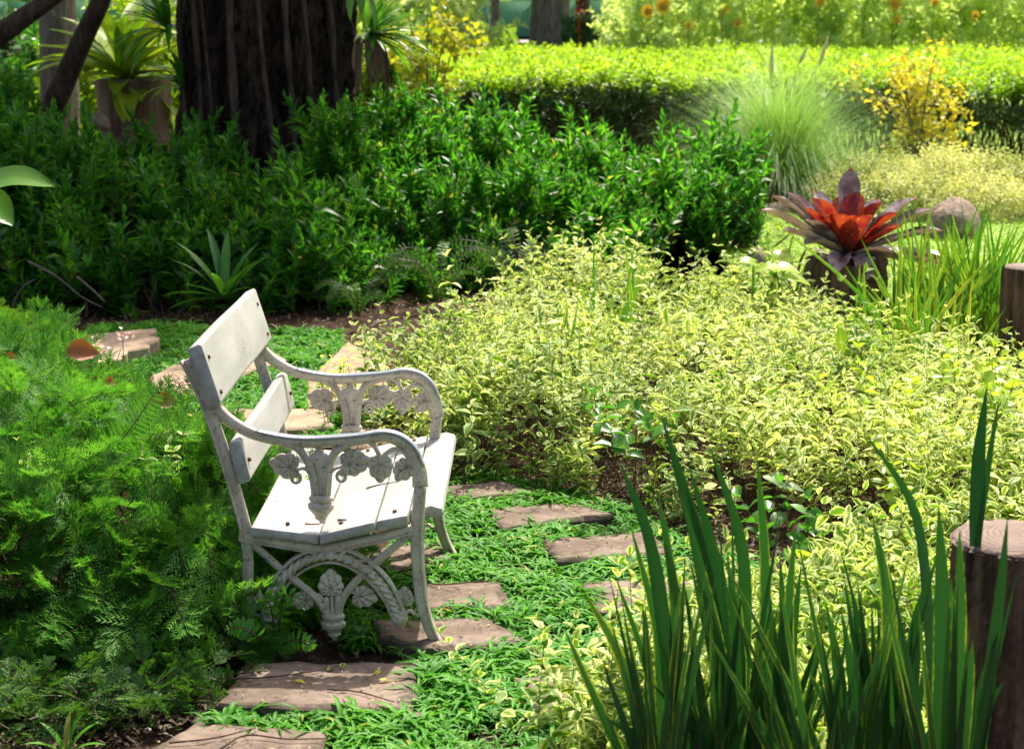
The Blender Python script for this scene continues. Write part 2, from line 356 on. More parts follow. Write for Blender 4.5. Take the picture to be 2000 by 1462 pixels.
def stick(geo, P, r0, r1, ns=3):
    n = len(P); tube(geo, P, np.linspace(r0, r1, n), ns=ns, cap=False)
def rotz(a): c, s = math.cos(a), math.sin(a); return np.array([[c, -s, 0], [s, c, 0], [0, 0, 1.]])
def roty(a): c, s = math.cos(a), math.sin(a); return np.array([[c, 0, s], [0, 1, 0], [-s, 0, c]])
def sprig(h, n, L, W, pitch=35, leaf=leaf5, whorl=2, top=.35, lean=.12, stem_r=.0018, pjit=15, bare=.15, twist=90, side=0):
    """upright stem with leaves; pitch = leaf elevation in degrees"""
    g = Geo(); a0 = random.random() * 6.28; lx, ly = random.gauss(0, lean), random.gauss(0, lean)
    ax = lambda t: np.array([lx * h * t * t, ly * h * t * t, h * t])
    stick(g, np.array([ax(t) for t in np.linspace(0, 1, 4)]), stem_r, stem_r * .5)
    for k in range(n):
        t = bare + (1 - bare) * (k + 1) / n
        for q in range(whorl):
            a = a0 + k * R(twist) + q * 2 * math.pi / whorl + random.gauss(0, .25)
            s = (1 - (1 - top) * max(0, (t - .55) / .45) ** 1.3) * random.uniform(.8, 1.15)
            V, F, A = leaf(L * s, W * s * random.uniform(.85, 1.15), fold=random.uniform(.1, .4), droop=random.uniform(0, .35), rnd=random.random())
            Rm = rotz(a) @ roty(-R(pitch + random.gauss(0, pjit) + 35 * max(0, t - .8) / .2))
            roll = random.gauss(0, .35); c, s_ = math.cos(roll), math.sin(roll)
            V = V @ np.array([[1, 0, 0], [0, c, -s_], [0, s_, c]]).T
            g.add(V @ Rm.T + ax(t), F, A)
    return g.template()
def feather(L, n, nl, ll, lw, spread=50, droop=.25):
    """feathery frond along +x: rachis, side pinnae with needle leaflets"""
    g = Geo(); P = np.array([(L * t, 0, -droop * L * t * t) for t in np.linspace(0, 1, 5)]); stick(g, P, .0018, .0006)
    for k in range(n):
        t = .12 + .86 * (k + .5) / n; base = np.array([L * t, 0, -droop * L * t * t])
        for sd in (-1, 1):
            pl = L * .42 * math.sin(math.pi * (.15 + .8 * t)) ** .8 * random.uniform(.8, 1.15); an = R(spread - 18 * t + random.gauss(0, 7)) * sd
            d = np.array([math.cos(an), math.sin(an), random.gauss(.12, .12)]); s = np.array([-math.sin(an), math.cos(an), 0]); r = random.random()
            for j in range(nl):
                u = (j + .6) / nl; b = base + d * pl * u - np.array([0, 0, .12 * pl * u * u])
                for q in (-1, 1):
                    e = norm(d * 1.15 + s * q * .75 + np.array([0, 0, random.gauss(.1, .2)])); l = ll * (1.15 - .6 * u) * random.uniform(.8, 1.2)
                    wv = np.cross(e, [0, 0, 1.]) * lw
                    g.add([b - wv, b + wv, b + e * l], [(0, 1, 2)], [(r, .5, .5)] * 3)
    return g.template()

# ------------------------------------------------------------ volumes to fill
def dome_pts(bumps, N, shell=.38, zmin=-.05, deep=.62):
    """bumps: rows (cx, cy, rx, ry, h). points near the domes' surface and outward normals"""
    B = np.asarray(bumps, float); area = B[:, 2] * B[:, 3] + .5 * B[:, 4] * (B[:, 2] + B[:, 3])
    k = rng.choice(len(B), N, p=area / area.sum()); b = B[k]
    d = norm(rng.normal(size=(N, 3))); d[:, 2] = np.abs(d[:, 2]); d[:, 2] = np.maximum(d[:, 2], zmin)
    r = 1 - shell * rng.random(N) ** 1.6
    P = np.stack([b[:, 0] + d[:, 0] * b[:, 2] * r, b[:, 1] + d[:, 1] * b[:, 3] * r, d[:, 2] * b[:, 4] * r], 1)
    keep = np.ones(N, bool)
    for i, q in enumerate(B):
        rr = np.sqrt(((P[:, 0] - q[0]) / q[2]) ** 2 + ((P[:, 1] - q[1]) / q[3]) ** 2 + (P[:, 2] / q[4]) ** 2)
        keep &= (rr > deep)
    nrm = norm(np.stack([d[:, 0] / b[:, 2], d[:, 1] / b[:, 3], d[:, 2] / b[:, 4]], 1))
    return P[keep], nrm[keep]
def dome_h(bumps, x, y):
    h = np.zeros(np.shape(x))
    for cx, cy, rx, ry, hh in bumps:
        q = 1 - ((x - cx) / rx) ** 2 - ((y - cy) / ry) ** 2
        h = np.maximum(h, hh * np.sqrt(np.maximum(q, 0)))
    return h
def B(px, ytop, Y, rx, ry):
    p = dp(px, ytop, Y); return (p[0], p[1], rx, ry, p[2])
def inpoly(x, y, poly):
    poly = np.asarray(poly); ins = np.zeros(len(x), bool); j = len(poly) - 1
    for i in range(len(poly)):
        xi, yi = poly[i]; xj, yj = poly[j]
        c = ((yi > y) != (yj > y)) & (x < (xj - xi) * (y - yi) / (yj - yi + 1e-12) + xi); ins ^= c; j = i
    return ins
def pxpoly(L): return np.array([gp(a, b)[:2] for a, b in L])
def sample_poly(poly, N):
    lo, hi = poly.min(0), poly.max(0); P = lo + rng.random((N, 2)) * (hi - lo); return P[inpoly(P[:, 0], P[:, 1], poly)]

# ============================================================ GROUND
def sheet(name, xs, ys, mat, zf):
    X, Y = np.meshgrid(xs, ys); Z = zf(X, Y); n, m = X.shape
    V = np.stack([X.ravel(), Y.ravel(), Z.ravel()], 1)
    i = (np.arange(n - 1)[:, None] * m + np.arange(m - 1)).ravel()
    g = Geo(); g.quads(V, np.stack([i, i + 1, i + m + 1, i + m], 1)); return tag(g.obj(name, mat), kind='structure')
s_ = np.linspace(-1, 1, 141); xs = 250 * np.sinh(s_ * 6) / math.sinh(6)
s_ = np.linspace(0, 1, 200); ys = -6 + 400 * (np.exp(s_ * 4.2) - 1) / (math.exp(4.2) - 1)
sheet('ground', xs, ys, M['soil'], lambda X, Y: .012 * np.sin(X * 5.1 + Y * 2.3) * np.sin(Y * 4.7 - X) - .012)
lawnpoly = lambda X, Y: Y
def lawn_sheet():
    g = Geo()
    front = [(-60, 15.2), (-3.2, 15.0), (-1, 15.3), (1.2, 14.6), (2.0, 12.2), (2.35, 10.9), (3.2, 10.2), (4.6, 10.4), (60, 12)]
    P = smooth_path([(a, b, 0) for a, b in front], 90)
    V = []; Q = []
    for i, p in enumerate(P):
        for j, yy in enumerate((0, 3, 8, 20, 60, 300)): V.append((p[0], p[1] + yy, .0205))
    for i in range(len(P) - 1):
        for j in range(5): a = i * 6 + j; Q.append((a, a + 6, a + 7, a + 1))
    g.quads(V, Q); return tag(g.obj('lawn', M['lawn']), kind='structure'), P
lawn, LP = lawn_sheet()
g = Geo(); g.quads([(-60, 88, .03), (60, 88, .03), (60, 94, .03), (-60, 94, .03)], [(0, 1, 2, 3)])
tag(g.obj('far_path', M['roadgrey']), kind='structure')

# stepping stones
def slab(quad, ztop=.035, thick=.06, mat='stone', seed=0, rough=.0045, name='stepping_stone', label='', group=None):
    r = random.Random(seed); C = [gp(a, b, ztop) for a, b in quad]; pts = []
    for i in range(len(C)):
        a, b = C[i], C[(i + 1) % len(C)]
        for k in range(7):
            t = k / 7; p = a + (b - a) * t
            if k: p = p + np.array([r.gauss(0, rough), r.gauss(0, rough), 0])
            pts.append(p)
    pts = np.array(pts); c = pts.mean(0); n = len(pts); V = []; ring = []
    for ins, z in ((0.0, ztop - thick), (-.003, ztop - .010), (.006, ztop - .003), (.018, ztop)):
        for p in pts:
            d = (c - p); d = d / np.linalg.norm(d[:2]); q = p + d * ins; V.append((q[0], q[1], z + (r.gauss(0, .0012) if z > ztop - .02 else 0)))
    for f in (.45, .8):
        for p in pts: q = p + (c - p) * f; V.append((q[0], q[1], ztop + r.gauss(0, .0015)))
    V.append((c[0], c[1], ztop)); Q = []
    for k in range(5):
        for i in range(n): Q.append((k * n + i, k * n + (i + 1) % n, (k + 1) * n + (i + 1) % n, (k + 1) * n + i))
    V = np.array(V); V -= np.array([c[0], c[1], 0]); g = Geo(); Q = np.array(Q)
    F = np.concatenate([Q[:, [0, 1, 2]], Q[:, [0, 2, 3]], np.array([(5 * n + i, 5 * n + (i + 1) % n, 6 * n) for i in range(n)])])
    A = np.zeros((len(V), 3)); A[:4 * n, 1] = .8; A[4 * n:5 * n, 1] = .12
    g.add(V, F, A); o = g.obj(name, M[mat]); o.location = (c[0], c[1], 0)
    for p in o.data.polygons: p.use_smooth = False
    return tag(o, label, 'stepping stone' if name == 'stepping_stone' else 'stone slab', group), pts[:, :2]
G_ST = 'sandstone stepping stones in the grass path'
stones = [
 ([(225, 1500), (385, 1404), (640, 1425), (590, 1540)], 'brown stepping stone at the bottom edge below the dark soil, crossed by a twig'),
 ([(425, 1372), (478, 1292), (818, 1290), (806, 1388)], 'large red-brown stepping stone in front of the bench with yellow fallen leaves'),
 ([(725, 1208), (955, 1203), (1035, 1252), (860, 1266), (740, 1240)], 'stepping stone right behind the bench front foot'),
 ([(800, 1138), (975, 1134), (1000, 1184), (835, 1190)], 'narrow stepping stone beside the front leg of the bench'),
 ([(1138, 1135), (1430, 1120), (1480, 1176), (1165, 1196)], 'pinkish stepping stone seen between the foreground sword leaves'),
 ([(1060, 1052), (1265, 1036), (1318, 1078), (1090, 1092)], 'stepping stone at the edge of the dark bed below the cream shrubs'),
 ([(935, 992), (1130, 978), (1205, 1004), (985, 1030)], 'stepping stone between two bright grass tufts right of the seat'),
 ([(865, 948), (985, 936), (1045, 958), (885, 978)], 'farthest stepping stone of the right hand path, just past the seat edge'),
 ([(1005, 1322), (1190, 1308), (1270, 1372), (1050, 1392)], 'stepping stone half hidden behind blurred cream leaves at the bottom'),
 ([(655, 1078), (850, 1054), (885, 1088), (760, 1112)], 'stepping stone seen under the bench seat'),
 ([(600, 742), (680, 667), (745, 700), (765, 780), (600, 796)], 'large buff slab behind the backrest beside the cream shrubs'),
 ([(440, 797), (636, 797), (650, 830), (470, 842)], 'slab seen between the two backrest boards'),
 ([(655, 838), (760, 832), (800, 862), (690, 872)], 'slab glimpsed through the far armrest of the bench'),
 ([(415, 690), (500, 668), (560, 700), (450, 735)], 'slab half hidden behind the top backrest board'),
 ([(292, 735), (348, 705), (400, 712), (420, 765), (310, 772)], 'buff slab behind the backrest at left of the grass'),
]
G_ST2 = G_ST
stone_polys = []
for i, (q, lab) in enumerate(stones):
    o, pts = slab(q, seed=i + 3, label=lab, group=G_ST, mat='stone' if i < 10 else 'paleston', ztop=.036 + .003 * (i % 3))
    stone_polys.append(pts)
o, pts = slab([(95, 672), (190, 650), (305, 640), (292, 672), (235, 692), (212, 712), (110, 712)], ztop=.09, thick=.12, mat='paleston', seed=77, rough=.02, name='broken_slab',
              label='thick brown slab with a broken edge beyond the feathery shrub')
stone_polys.append(pts)

# ============================================================ BENCH
BO = np.array([0.0, 4.82, 0]); BA = R(-.7); bc, bs = math.cos(BA), math.sin(BA)
foot = gp(865, 1272); BO = np.array([foot[0], foot[1], 0]); AX = np.array([-bs, bc, 0]); VX = np.array([bc, bs, 0])
def F(px, py, u=0.0):
    """pixel on the near frame's plane -> bench coordinates (v, u, w)"""
    d = ray(px, py); o = np.array([0, 0, H]); pl = BO + AX * u
    t = np.dot(pl - o, AX) / np.dot(d, AX); p = o + d * t - pl
    return np.array([np.dot(p, VX), u, p[2]])
bench = thing('garden_bench', 'white weathered garden bench with cast iron vine ends and plank seat', 'bench', tuple(BO), BA)
SPAN = .86
UP = (0, 1, 0)
def path(pts, n=None): return smooth_path([F(*p) for p in pts], n or 7 * len(pts))
def cast_leaf(g, px, py, size, ang, t=.008, lob=9, u=0):
    """vine leaf: pleats fan out from the stalk end, scalloped rim"""
    S = size / 655 * .66; a0 = R(ang); c = F(px, py) - np.array([math.cos(a0), 0, math.sin(a0)]) * S * .28; n = 108; V = []; Fc = []
    rings = (.12, .3, .5, .7, .86, .95, 1.0); m = len(rings)
    for side in (-1, 1):
        V.append((c[0], u + side * t * .8, c[2]))
        for r in rings:
            for k in range(n):
                th = 2 * math.pi * k / n; ph = th if th <= math.pi else th - 2 * math.pi
                rad = (.30 + .52 * math.cos(ph / 2) ** 1.2 + .10 * math.exp(-(ph / .35) ** 2)) * (1 + .11 * abs(math.cos(lob * ph / 2)) - .04 + .05 * math.cos(3 * ph))
                ripple = abs(math.cos(lob * ph / 2)) ** .8
                rel = t * (.75 + .35 * math.sin(math.pi * r)) * (1 - .8 * (1 - ripple) * min(1, r * 2.2)) if r < .99 else t * .12
                x, z = S * r * rad * math.cos(th), S * .92 * r * rad * math.sin(th)
                V.append((c[0] + x * math.cos(a0) - z * math.sin(a0), u + side * rel, c[2] + x * math.sin(a0) + z * math.cos(a0)))
    for s in range(2):
        o = s * (m * n + 1); b0 = o + 1
        for k in range(n): Fc.append((o, b0 + k, b0 + (k + 1) % n))
        for r in range(m - 1):
            for k in range(n):
                a, b = b0 + r * n + k, b0 + r * n + (k + 1) % n; Fc += [(a, b, b + n), (a, b + n, a + n)]
    for k in range(n):
        a, b = 1 + (m - 1) * n + k, 1 + (m - 1) * n + (k + 1) % n; Fc += [(a, b, b + m * n + 1), (a, b + m * n + 1, a + m * n + 1)]
    g.add(V, Fc)
def pendant(g, prof, flat=.7):
    """prof rows (px, py, half width px)"""
    P = []; rad = []
    for a, b, r in prof: P.append(F(a, b)); rad.append(r / 655)
    n = 5 * len(P); P2 = smooth_path(P, n); rr = np.interp(np.linspace(0, 1, n), np.linspace(0, 1, len(rad)), rad)
    tube(g, P2, rr, ns=16, up=UP, ry=rr * flat)
def scroll(g, px, py, r, sgn=1, w=3.6):
    P = [F(px + sgn * math.cos(a) * r * (1 - a / 9.5), py + math.sin(a) * r * (1 - a / 9.5)) for a in np.linspace(-2.2, 5.6, 22)]
    tube(g, np.array(P), np.full(22, w / 655), ns=8, up=UP)
def make_frame():
    f = bpy.data.objects.new('end_frame', None); put(f, bench)
    def part(name, fn, mat='iron'):
        g = Geo(); fn(g); return g.obj(name, M[mat], f)
    # back post
    def back(g):
        P = path([(364, 702), (388, 750), (409, 800), (427, 850), (443, 900), (457, 946), (472, 1000), (483, 1042)], 38)
        tube(g, P, .0175, 10, UP, .011, square=.6); tube(g, P + np.array([-.013, 0, -.003]), .006, 8, UP, .020)
    part('back_post', back)
    def rear(g):
        P = path([(480, 1038), (484, 1090), (484, 1150), (484, 1210), (480, 1276)], 22)
        tube(g, P, .017, 10, UP, .011, square=.6); tube(g, P, .006, 8, UP, .018)
    part('rear_leg', rear)
    arm = [(420, 792), (440, 812), (466, 830), (500, 846), (545, 857), (595, 862), (650, 860), (700, 856), (745, 850), (778, 858), (804, 880), (818, 912), (821, 948)]
    leg = [(821, 948), (817, 1004), (815, 1065), (819, 1127), (828, 1189), (843, 1235), (866, 1274)]
    def arm_f(g):
        P = path(arm, 64); r = np.interp(np.linspace(0, 1, 64), [0, .3, .7, 1], [.016, .0125, .0125, .018])
        tube(g, P, r, 12, UP, .014, square=.7); tube(g, P + np.array([0, 0, -.004]), r * 1.3, 8, UP, .006)
    part('arm', arm_f)
    def cap_f(g):
        sub = [(500, 839), (545, 850), (595, 855), (650, 853), (700, 849), (748, 842), (784, 850), (812, 874), (828, 908)]
        P = path(sub, 46); tube(g, P, np.interp(np.linspace(0, 1, 46), [0, .1, .85, 1], [.003, .006, .006, .003]), 12, UP, .0185, square=.8)
    part('arm_cap', cap_f, 'worn')
    def leg_f(g):
        P = path(leg, 50); r = np.interp(np.linspace(0, 1, 50), [0, .25, .6, 1], [.018, .020, .020, .015])
        tube(g, P, r, 12, UP, .013, square=.65); tube(g, P + np.array([.012, 0, 0]), .007, 8, UP, .020)
    part('front_leg', leg_f)
    def rail_f(g):
        for pts in ([(468, 1044), (545, 1058), (630, 1072)], [(626, 1072), (715, 1054), (812, 1030)]):
            P = path(pts, 14); tube(g, P, .0135, 8, UP, .013, square=.5); tube(g, P + np.array([0, 0, -.012]), .004, 8, UP, .02)
    part('seat_rail', rail_f)
    def bracket(g):
        for pts, w0, w1 in (([(545, 860), (577, 872), (598, 895), (611, 930), (617, 972)], .012, .013), ([(712, 860), (680, 866), (654, 884), (643, 912), (638, 972)], .012, .013)):
            P = path(pts, 30); tube(g, P, np.linspace(w0, w1, 30), 10, UP, .010); tube(g, P, np.linspace(w0, w1, 30) * .35, 8, UP, .016)
        for pts, w0 in (([(716, 860), (732, 872), (742, 892), (744, 905)], .0075), ([(744, 902), (750, 888), (768, 877), (788, 882), (802, 902), (810, 930)], .0075),
                        ([(612, 935), (600, 918), (588, 914), (578, 920)], .006), ([(643, 925), (655, 914), (668, 912), (678, 916)], .006), ([(690, 862), (710, 858), (735, 861)], .011)):
            tube(g, path(pts, 18), w0, 8, UP, .009)
    part('arm_bracket', bracket)
    def fan(g):
        pendant(g, [(624, 874, 3), (623, 882, 9), (624, 893, 17), (626, 910, 12), (628, 935, 7), (628, 968, 5)], .5)
        for s in (-1, 1): pendant(g, [(623 + s * 9, 884, 3), (623 + s * 14, 892, 7), (625 + s * 9, 905, 5)], .7)
    part('palmette', fan)
    part('pendant', lambda g: pendant(g, [(627, 966, 20), (627, 971, 24), (627, 976, 23), (627, 979, 19), (627, 984, 26), (627, 992, 25), (627, 999, 19), (627, 1006, 13), (627, 1009, 12), (628, 1014, 9), (628, 1021, 2)]))
    for (px, py, s, a) in ((556, 908, 62, 165), (694, 902, 64, 15), (743, 914, 60, -92), (788, 918, 52, -125)):
        part('cast_leaf', lambda g: cast_leaf(g, px, py, s, a))
    for (px, py, sg) in ((577, 934, 1), (668, 931, -1)):
        part('scroll', lambda g: scroll(g, px, py, 10, sg))
    # lower web
    def brace(g):
        for pts in ([(478, 1046), (515, 1080), (554, 1115), (590, 1144), (618, 1168), (642, 1204)], [(812, 1036), (770, 1068), (729, 1102), (690, 1140), (668, 1172), (660, 1204)]):
            P = path(pts, 30); tube(g, P, .0115, 10, UP, .009, square=.7); tube(g, P, .004, 8, UP, .015)
    part('cross_brace', brace)
    arch = [(524, 1212), (528, 1180), (538, 1152), (560, 1121), (592, 1096), (632, 1083), (672, 1087), (712, 1108), (744, 1138), (766, 1172), (779, 1204)]
    part('rope_arch', lambda g: tube(g, path(arch, 260) - np.array([0, .007, 0]), .0125, 24, UP, .0135, twist=(.20, 3, .62)))
    def ridge(g):
        o = [(512, 1208), (517, 1176), (529, 1143), (552, 1110), (586, 1083), (632, 1068), (676, 1072), (719, 1094), (754, 1126), (777, 1164), (791, 1202)]
        tube(g, path(o, 60), .0065, 10, UP, .013)
        i = [(537, 1210), (541, 1182), (551, 1158), (570, 1132), (598, 1110), (633, 1098), (668, 1101), (704, 1120), (733, 1148), (754, 1178), (767, 1206)]
        tube(g, path(i, 60), .0045, 8, UP, .010)
    part('arch_ridge', ridge)
    for prof in ([(526, 1200, 14), (526, 1206, 19), (526, 1211, 17), (526, 1216, 15), (525, 1222, 19), (524, 1230, 15), (523, 1238, 8), (523, 1242, 8), (523, 1248, 2)],
                 [(779, 1190, 12), (779, 1196, 17), (780, 1200, 15), (780, 1205, 17), (780, 1212, 16), (781, 1219, 11), (782, 1226, 4), (782, 1232, 1)],
                 [(651, 1196, 18), (651, 1201, 23), (651, 1206, 22), (651, 1210, 18), (651, 1215, 25), (651, 1223, 23), (652, 1229, 15), (652, 1234, 12), (653, 1238, 13), (653, 1243, 8), (654, 1250, 2)]):
        part('pendant', lambda g: pendant(g, prof, .8))
    part('cast_leaf', lambda g: cast_leaf(g, 646, 1138, 60, 90))
    part('cast_leaf', lambda g: cast_leaf(g, 590, 1172, 50, 190))
    part('cast_leaf', lambda g: cast_leaf(g, 712, 1165, 54, -12))
    part('cast_leaf', lambda g: cast_leaf(g, 507, 1175, 40, 90))
    part('cast_leaf', lambda g: cast_leaf(g, 790, 1165, 44, 90))
    def stems(g):
        tube(g, path([(646, 1135), (648, 1170), (650, 1204)], 10), .006, 8, UP)
    part('ornament_stem', stems)
    def stems(g):
        for a, b in ((637, 1172), (660, 1168), (632, 1180), (666, 1178)): pendant(g, [(a, b - 8, 1), (a, b - 4, 6), (a, b + 2, 7), (a + (650 - a) * .4, b + 22, 3)], 1)
        tube(g, path([(600, 1168), (622, 1160), (634, 1178)], 10), .005, 8, UP); tube(g, path([(700, 1160), (680, 1156), (666, 1178)], 10), .005, 8, UP)
    part('bud_spray', stems)
    part('link', lambda g: tube(g, path([(790, 1196), (802, 1192), (812, 1200), (828, 1200)], 12), .006, 8, UP))
    part('link', lambda g: tube(g, path([(516, 1205), (500, 1200), (486, 1204)], 12), .006, 8, UP))
    return f
frame = make_frame(); kids = [c for c in bpy.data.objects if c.parent == frame]
frame2 = frame.copy(); COL.objects.link(frame2); frame2.parent = bench; frame2.location = (0, SPAN, 0)
for k in kids: c = k.copy(); COL.objects.link(c); c.parent = frame2
# boards: section corners (v,w) rounded, swept along u
def board(name, corners, u0, u1, rnd=.006, label=None, seg=14, warp=.002):
    C = np.array([F(*c)[[0, 2]] for c in corners]); n = len(C); sec = []
    for i in range(n):
        a, b, c = C[i - 1], C[i], C[(i + 1) % n]; da = (a - b) / np.linalg.norm(a - b); dc = (c - b) / np.linalg.norm(c - b)
        p0, p2 = b + da * rnd, b + dc * rnd
        for t in (0, .25, .5, .75, 1): sec.append((1 - t) ** 2 * p0 + 2 * t * (1 - t) * b + t * t * p2)
    sec = np.array(sec); m = len(sec); cen = sec.mean(0); us = list(np.linspace(u0 + .006, u1 - .006, seg)); V = []; A = []
    stations = [(u0, .90), (u0 + .0015, .97)] + [(u, 1.0) for u in us] + [(u1 - .0015, .97), (u1, .90)]
    for u, s in stations:
        wv = warp * math.sin(u * 7 + cen[0] * 20)
        for q in sec:
            d = q - cen; L = np.linalg.norm(d); q2 = cen + d * max(0, (L - (1 - s) * .045) / L)
            V.append((q2[0], u, q2[1] + wv))
        for i in range(m): A.append((.5, 1.0 if (s < 1 or i % 5 in (1, 2, 3)) else 0.0, 0))
    Q = []; k = len(stations)
    for i in range(k - 1):
        for j in range(m): Q.append((i * m + j, i * m + (j + 1) % m, (i + 1) * m + (j + 1) % m, (i + 1) * m + j))
    V += [(cen[0], u0, cen[1]), (cen[0], u1, cen[1])]; A += [(.5, .3, 0)] * 2; Q = np.array(Q)
    Fc = np.concatenate([Q[:, [0, 1, 2]], Q[:, [0, 2, 3]], np.array([(len(V) - 2, (j + 1) % m, j) for j in range(m)]), np.array([(len(V) - 1, (k - 1) * m + j, (k - 1) * m + (j + 1) % m) for j in range(m)])])
    g = Geo(); g.add(V, Fc, A); o = g.obj(name, M['board'], bench)
    if label: o['label'] = label
    return o
board('back_slat', [(370, 676), (396, 664), (437, 783), (410, 796)], -.035, SPAN + .085, .011, 'wide top backrest board')
board('back_slat', [(449, 861), (472, 852), (494, 932), (470, 943)], -.035, SPAN + .055, .010, 'narrow lower backrest board')
board('seat_slat', [(494, 1021), (625, 1036), (626, 1055), (491, 1038)], -.04, SPAN + .04, .006, 'rear seat board')
board('seat_slat', [(627, 1036), (734, 1011), (736, 1031), (628, 1055)], -.045, SPAN + .04, .006)
board('seat_slat', [(737, 1010), (797, 998), (799, 1018), (738, 1030)], -.04, SPAN + .045, .005)
board('seat_slat', [(800, 1000), (842, 990), (862, 996), (866, 1008), (856, 1014), (801, 1018)], .022, SPAN + .05, .004, 'rounded front seat board')
# bolts on the backrest boards
def bolt(px, py, u, off):
    p = F(px, py); g = Geo(); P = np.array([[p[0] - .004, u, p[2] - .001], [p[0] + off, u, p[2] + .002]]); tube(g, P, [.0075, .006], 10, (0, 1, 0)); return g.obj('bolt', M['rust'], bench)
for (px, py) in ((406, 697), (430, 765)):
    for u in (.0, SPAN + .03): bolt(px, py, u, .006)
for u in (.0, SPAN + .01): bolt(486, 897, u, .006)
for (px, py) in ((560, 1026), (665, 1025), (770, 1002)):
    for u in (.02, SPAN):
        p = F(px, py); g = Geo(); tube(g, np.array([[p[0], u, p[2] - .003], [p[0], u, p[2] + .0045]]), [.007, .006], 10, (0, 1, 0)); g.obj('bolt', M['rust'], bench)

# twigs and fallen leaves on the seat
def twig(name, label, P, r, cat='twig', mat='bark2', group=None):
    P = np.array(P); c = P[0].copy(); g = Geo(); tube(g, smooth_path(P - c, 4 * len(P)), np.linspace(r, r * .5, 4 * len(P)), 6); o = g.obj(name, M[mat]); o.location = c; return tag(o, label, cat, group)
def onseat(px, py, lift=.006):
    # height of the seat top below that pixel
    best = None
    for z in np.linspace(.36, .50, 60):
        p = gp(px, py, z); v = np.dot(p - BO, VX); prof = [(F(494, 1021)), (F(625, 1036)), (F(734, 1011)), (F(797, 998)), (F(862, 996))]
        wz = np.interp(v, [q[0] for q in prof], [q[2] for q in prof]); e = abs(wz - z)
        if best is None or e < best[0]: best = (e, p)
    return best[1] + np.array([0, 0, lift])
twig('twig', 'short brown twig lying on the seat near the front boards', [onseat(715, 957), onseat(740, 950), onseat(780, 943)], .003, group=None)
twig('twig', 'pale curved twig at the near kink of the seat', [onseat(595, 1026), onseat(615, 1027), onseat(636, 1023)], .0035, mat='log')
twig('twig', 'small dark twig on the near edge of the seat', [onseat(660, 1019), onseat(677, 1018)], .004)

# ============================================================ FEATHERY SHRUB (left)
sh = thing('feathery_shrub', 'mounded feathery green shrub growing beside and behind the bench', 'shrub', tuple(gp(230, 1250)))
fb = [B(40, 720, 6.3, .8, .75), B(230, 830, 5.65, .62, .65), B(380, 930, 5.35, .42, .42), B(150, 820, 5.3, .8, .6), B(-40, 640, 6.9, .7, .7),
      B(330, 1010, 4.98, .35, .30), B(60, 920, 4.95, .5, .4), B(20, 740, 5.6, .6, .5), B(210, 1010, 4.85, .4, .28), B(370, 860, 5.7, .28, .35), B(430, 1020, 5.1, .15, .2), B(420, 900, 5.5, .18, .25), B(-150, 800, 5.3, .7, .6), B(350, 1075, 4.72, .20, .16)]
FT = [feather(.20, 8, 6, .030, .0024) for _ in range(5)] + [feather(.15, 6, 6, .032, .0026, 40) for _ in range(3)]
P, Nn = dome_pts(fb, 3900, .30, deep=.70); N = len(P)
d = norm(Nn * np.array([1, 1, .45]) + rng.normal(size=(N, 3)) * .45 + np.array([0.05, -.12, .05]))
base = Vector(sh.location); off = np.array(sh.location)
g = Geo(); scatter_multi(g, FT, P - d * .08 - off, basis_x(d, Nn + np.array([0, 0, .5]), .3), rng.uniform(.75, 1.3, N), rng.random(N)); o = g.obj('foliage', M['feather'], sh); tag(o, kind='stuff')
g = Geo()
for i in range(240):
    k = random.choice(fb); a = random.random() * 6.28; b = np.array([k[0] + random.gauss(0, .3) * k[2], k[1] + random.gauss(0, .3) * k[3], 0])
    e = b + np.array([math.cos(a) * k[2] * .4, math.sin(a) * k[3] * .4, k[4] * .8]); stick(g, smooth_path([b - off, (b + e) / 2 + np.array([0, 0, .05]) - off, e - off], 5), .004, .0015, 4)
tag(g.obj('stems', M['bark2'], sh), kind='stuff')
# bright fluffy clump at the far left
sh2 = thing('fluffy_shrub', 'small yellow-green fluffy shrub at the left edge behind the feathery mound', 'shrub', tuple(gp(10, 720)))
off = np.array(sh2.location); fb2 = [B(-5, 612, 7.9, .32, .3), B(-60, 600, 7.9, .4, .4)]
P, Nn = dome_pts(fb2, 1100, .3, deep=.5); N = len(P); d = norm(Nn + rng.normal(size=(N, 3)) * .35 + np.array([0, 0, .5]))
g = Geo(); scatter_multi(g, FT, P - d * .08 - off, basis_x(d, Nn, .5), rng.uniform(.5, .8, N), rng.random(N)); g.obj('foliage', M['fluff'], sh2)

# fern fronds
def frond(geo, P, W, n=26, rnd=.5, side=(0, -1, 0.3), lw=.3):
    """pinnate frond along a path; leaflets get shorter towards the tip"""
    P = smooth_path(P, n); T = norm(np.gradient(P, axis=0)); stick(geo, P, .003, .001, 4); s0 = np.asarray(side, float)
    for i in range(2, n):
        t = i / (n - 1); s = norm(np.cross(T[i], s0)); L = W * (math.sin(math.pi * (.12 + .86 * t)) ** .7 + .05)
        for q in (-1, 1):
            e = norm(s * q + T[i] * .35 + np.cross(s, T[i]) * random.gauss(0, .12)); V, Fq, A = leaf9(L, L * lw, .05, .12, (rnd + random.random() * .3) % 1)
            y = norm(np.cross(np.cross(s, T[i]), e)); z = np.cross(e, y); Rm = np.stack([e, y, z], 1); geo.add(V @ Rm.T + P[i], Fq, A)
def frond_plant(name, label, fr, mat, base, group=None, cat='fern'):
    t = thing(name, label, cat, tuple(base), group=group)
    for P, W, n, lw in fr:
        g = Geo(); frond(g, np.array(P) - base, W, n, random.random(), lw=lw); g.obj('frond', mat, t)
    return t
b0 = dp(150, 1000, 5.4); b0[2] = 0
